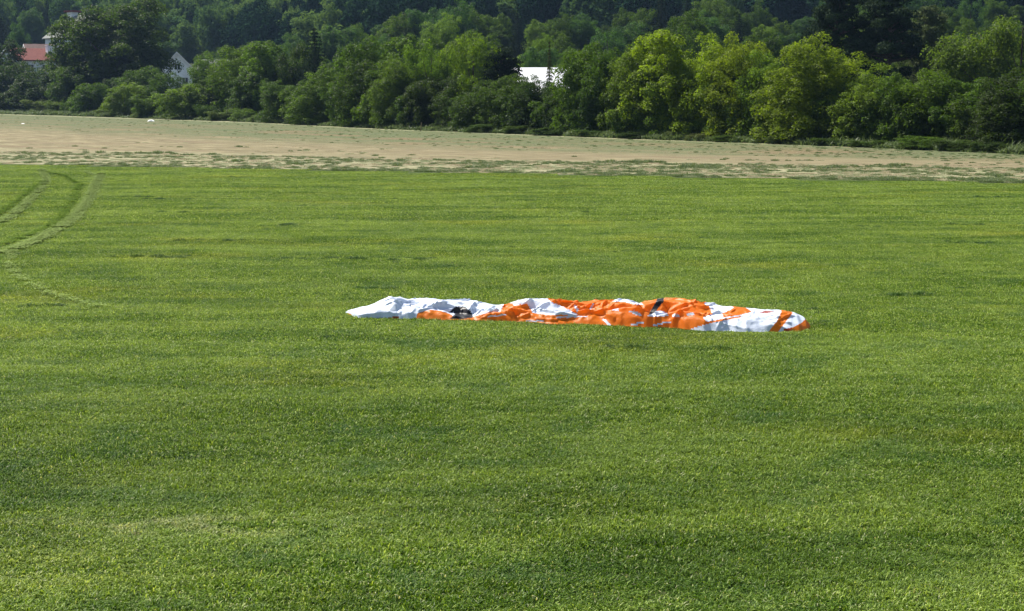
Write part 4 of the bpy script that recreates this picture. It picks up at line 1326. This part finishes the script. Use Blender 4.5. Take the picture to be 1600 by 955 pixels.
def cloth(name, col, tr, trans):
    k = NT(name)
    p = k.pos()
    wv = k.noise(p, 26, 3, .6); fine_ = k.noise(p, 7, 4, .6)
    grime = k.noise(p, 3, 5)
    c = k.mix(k.rng(grime, .3, .75, 0, .35), col, tuple(q * .82 for q in col))
    nrm = k.bump(k.math('ADD', fine_, k.math('MULTIPLY', wv, .25)), .35, .03)
    b = k.bsdf(c, .42, .25, nrm)
    t_ = k.n('ShaderNodeBsdfTranslucent'); k.put(t_.inputs[0], tr)
    mx = k.n('ShaderNodeMixShader'); mx.inputs[0].default_value = trans
    k.t.links.new(b, mx.inputs[1]); k.t.links.new(t_.outputs[0], mx.inputs[2])
    return k.surf(mx.outputs[0])
MC = {WHITE: cloth('white_nylon', (0.66, 0.72, 0.83), (0.70, 0.79, 0.95), .12),
      ORANGE: cloth('orange_nylon', (1.0, 0.245, 0.016), (1.0, 0.34, 0.02), .5),
      BLACK: cloth('black_nylon', (0.012, 0.012, 0.015), (0.01, 0.01, 0.01), .05),
      RED_AND_SHADE: cloth('red_nylon_and_shade', (0.38, 0.06, 0.02), (0.5, 0.07, 0.02), .25)}  # red strips of cloth, and the painted shade below the right tip
centre = ground(900, 500)
wing = empty('paraglider_wing', (centre.x, centre.y, 0), 0, 'crumpled orange and white paraglider wing lying on the lawn', 'paraglider')
seen = np.zeros(colgrid.shape, bool)
comps = []
for i in range(NU - 1):
    for j in range(NV - 1):
        if seen[i, j]: continue
        st = [(i, j)]; seen[i, j] = True; comp = []
        while st:
            a_, b_ = st.pop(); comp.append((a_, b_))
            for da, db in ((1, 0), (-1, 0), (0, 1), (0, -1)):
                p_, q_ = a_ + da, b_ + db
                if 0 <= p_ < NU - 1 and 0 <= q_ < NV - 1 and not seen[p_, q_] and colgrid[p_, q_] == colgrid[i, j]:
                    seen[p_, q_] = True; st.append((p_, q_))
        comps.append((colgrid[i, j], comp))
# tiny islands join the panel beside them
owner = {}
big = [c for c in comps if len(c[1]) >= 14]
for q_, (cn, comp) in enumerate(big):
    for f in comp: owner[f] = q_
lists = {q_: list(c[1]) for q_, c in enumerate(big)}
for cn, comp in comps:
    if len(comp) >= 14: continue
    tgt = None
    for a_, b_ in comp:
        for da, db in ((1, 0), (-1, 0), (0, 1), (0, -1)):
            if (a_ + da, b_ + db) in owner: tgt = owner[(a_ + da, b_ + db)]
    if tgt is not None: lists[tgt] += comp
for q_, (cn, comp) in enumerate(big):
    comp = lists[q_]
    remap, vs, fs = {}, [], []
    for a_, b_ in comp:
        f = []
        for v in ((a_, b_), (a_ + 1, b_), (a_ + 1, b_ + 1), (a_, b_ + 1)):
            if v not in remap:
                remap[v] = len(vs); w_ = VV[v]; vs.append((w_[0] - centre.x, w_[1] - centre.y, w_[2]))
            f.append(remap[v])
        fs.append(tuple(f))
    nm = {WHITE: 'white_panel', ORANGE: 'orange_panel', BLACK: 'black_panel', RED_AND_SHADE: 'red_panel_or_shade'}[cn]
    me = bpy.data.meshes.new(nm); me.from_pydata(vs, [], fs); me.update()
    for pl in me.polygons: pl.use_smooth = True
    link_mesh(nm, me, MC[cn], wing)

# ------------------------------------------------------------------ air
k = NT('haze_air')
pv = k.n('ShaderNodeVolumePrincipled')
pv.inputs['Color'].default_value = (0.42, 0.62, 1.0, 1)
pv.inputs['Density'].default_value = 0.00008
pv.inputs['Anisotropy'].default_value = 0.2
k.t.links.new(pv.outputs[0], k.out.inputs['Volume'])
m = MB(); m.box(-960, 960, -260, 1200, -1.2, 240)
tag(m.build('haze', k.m), kind='stuff')
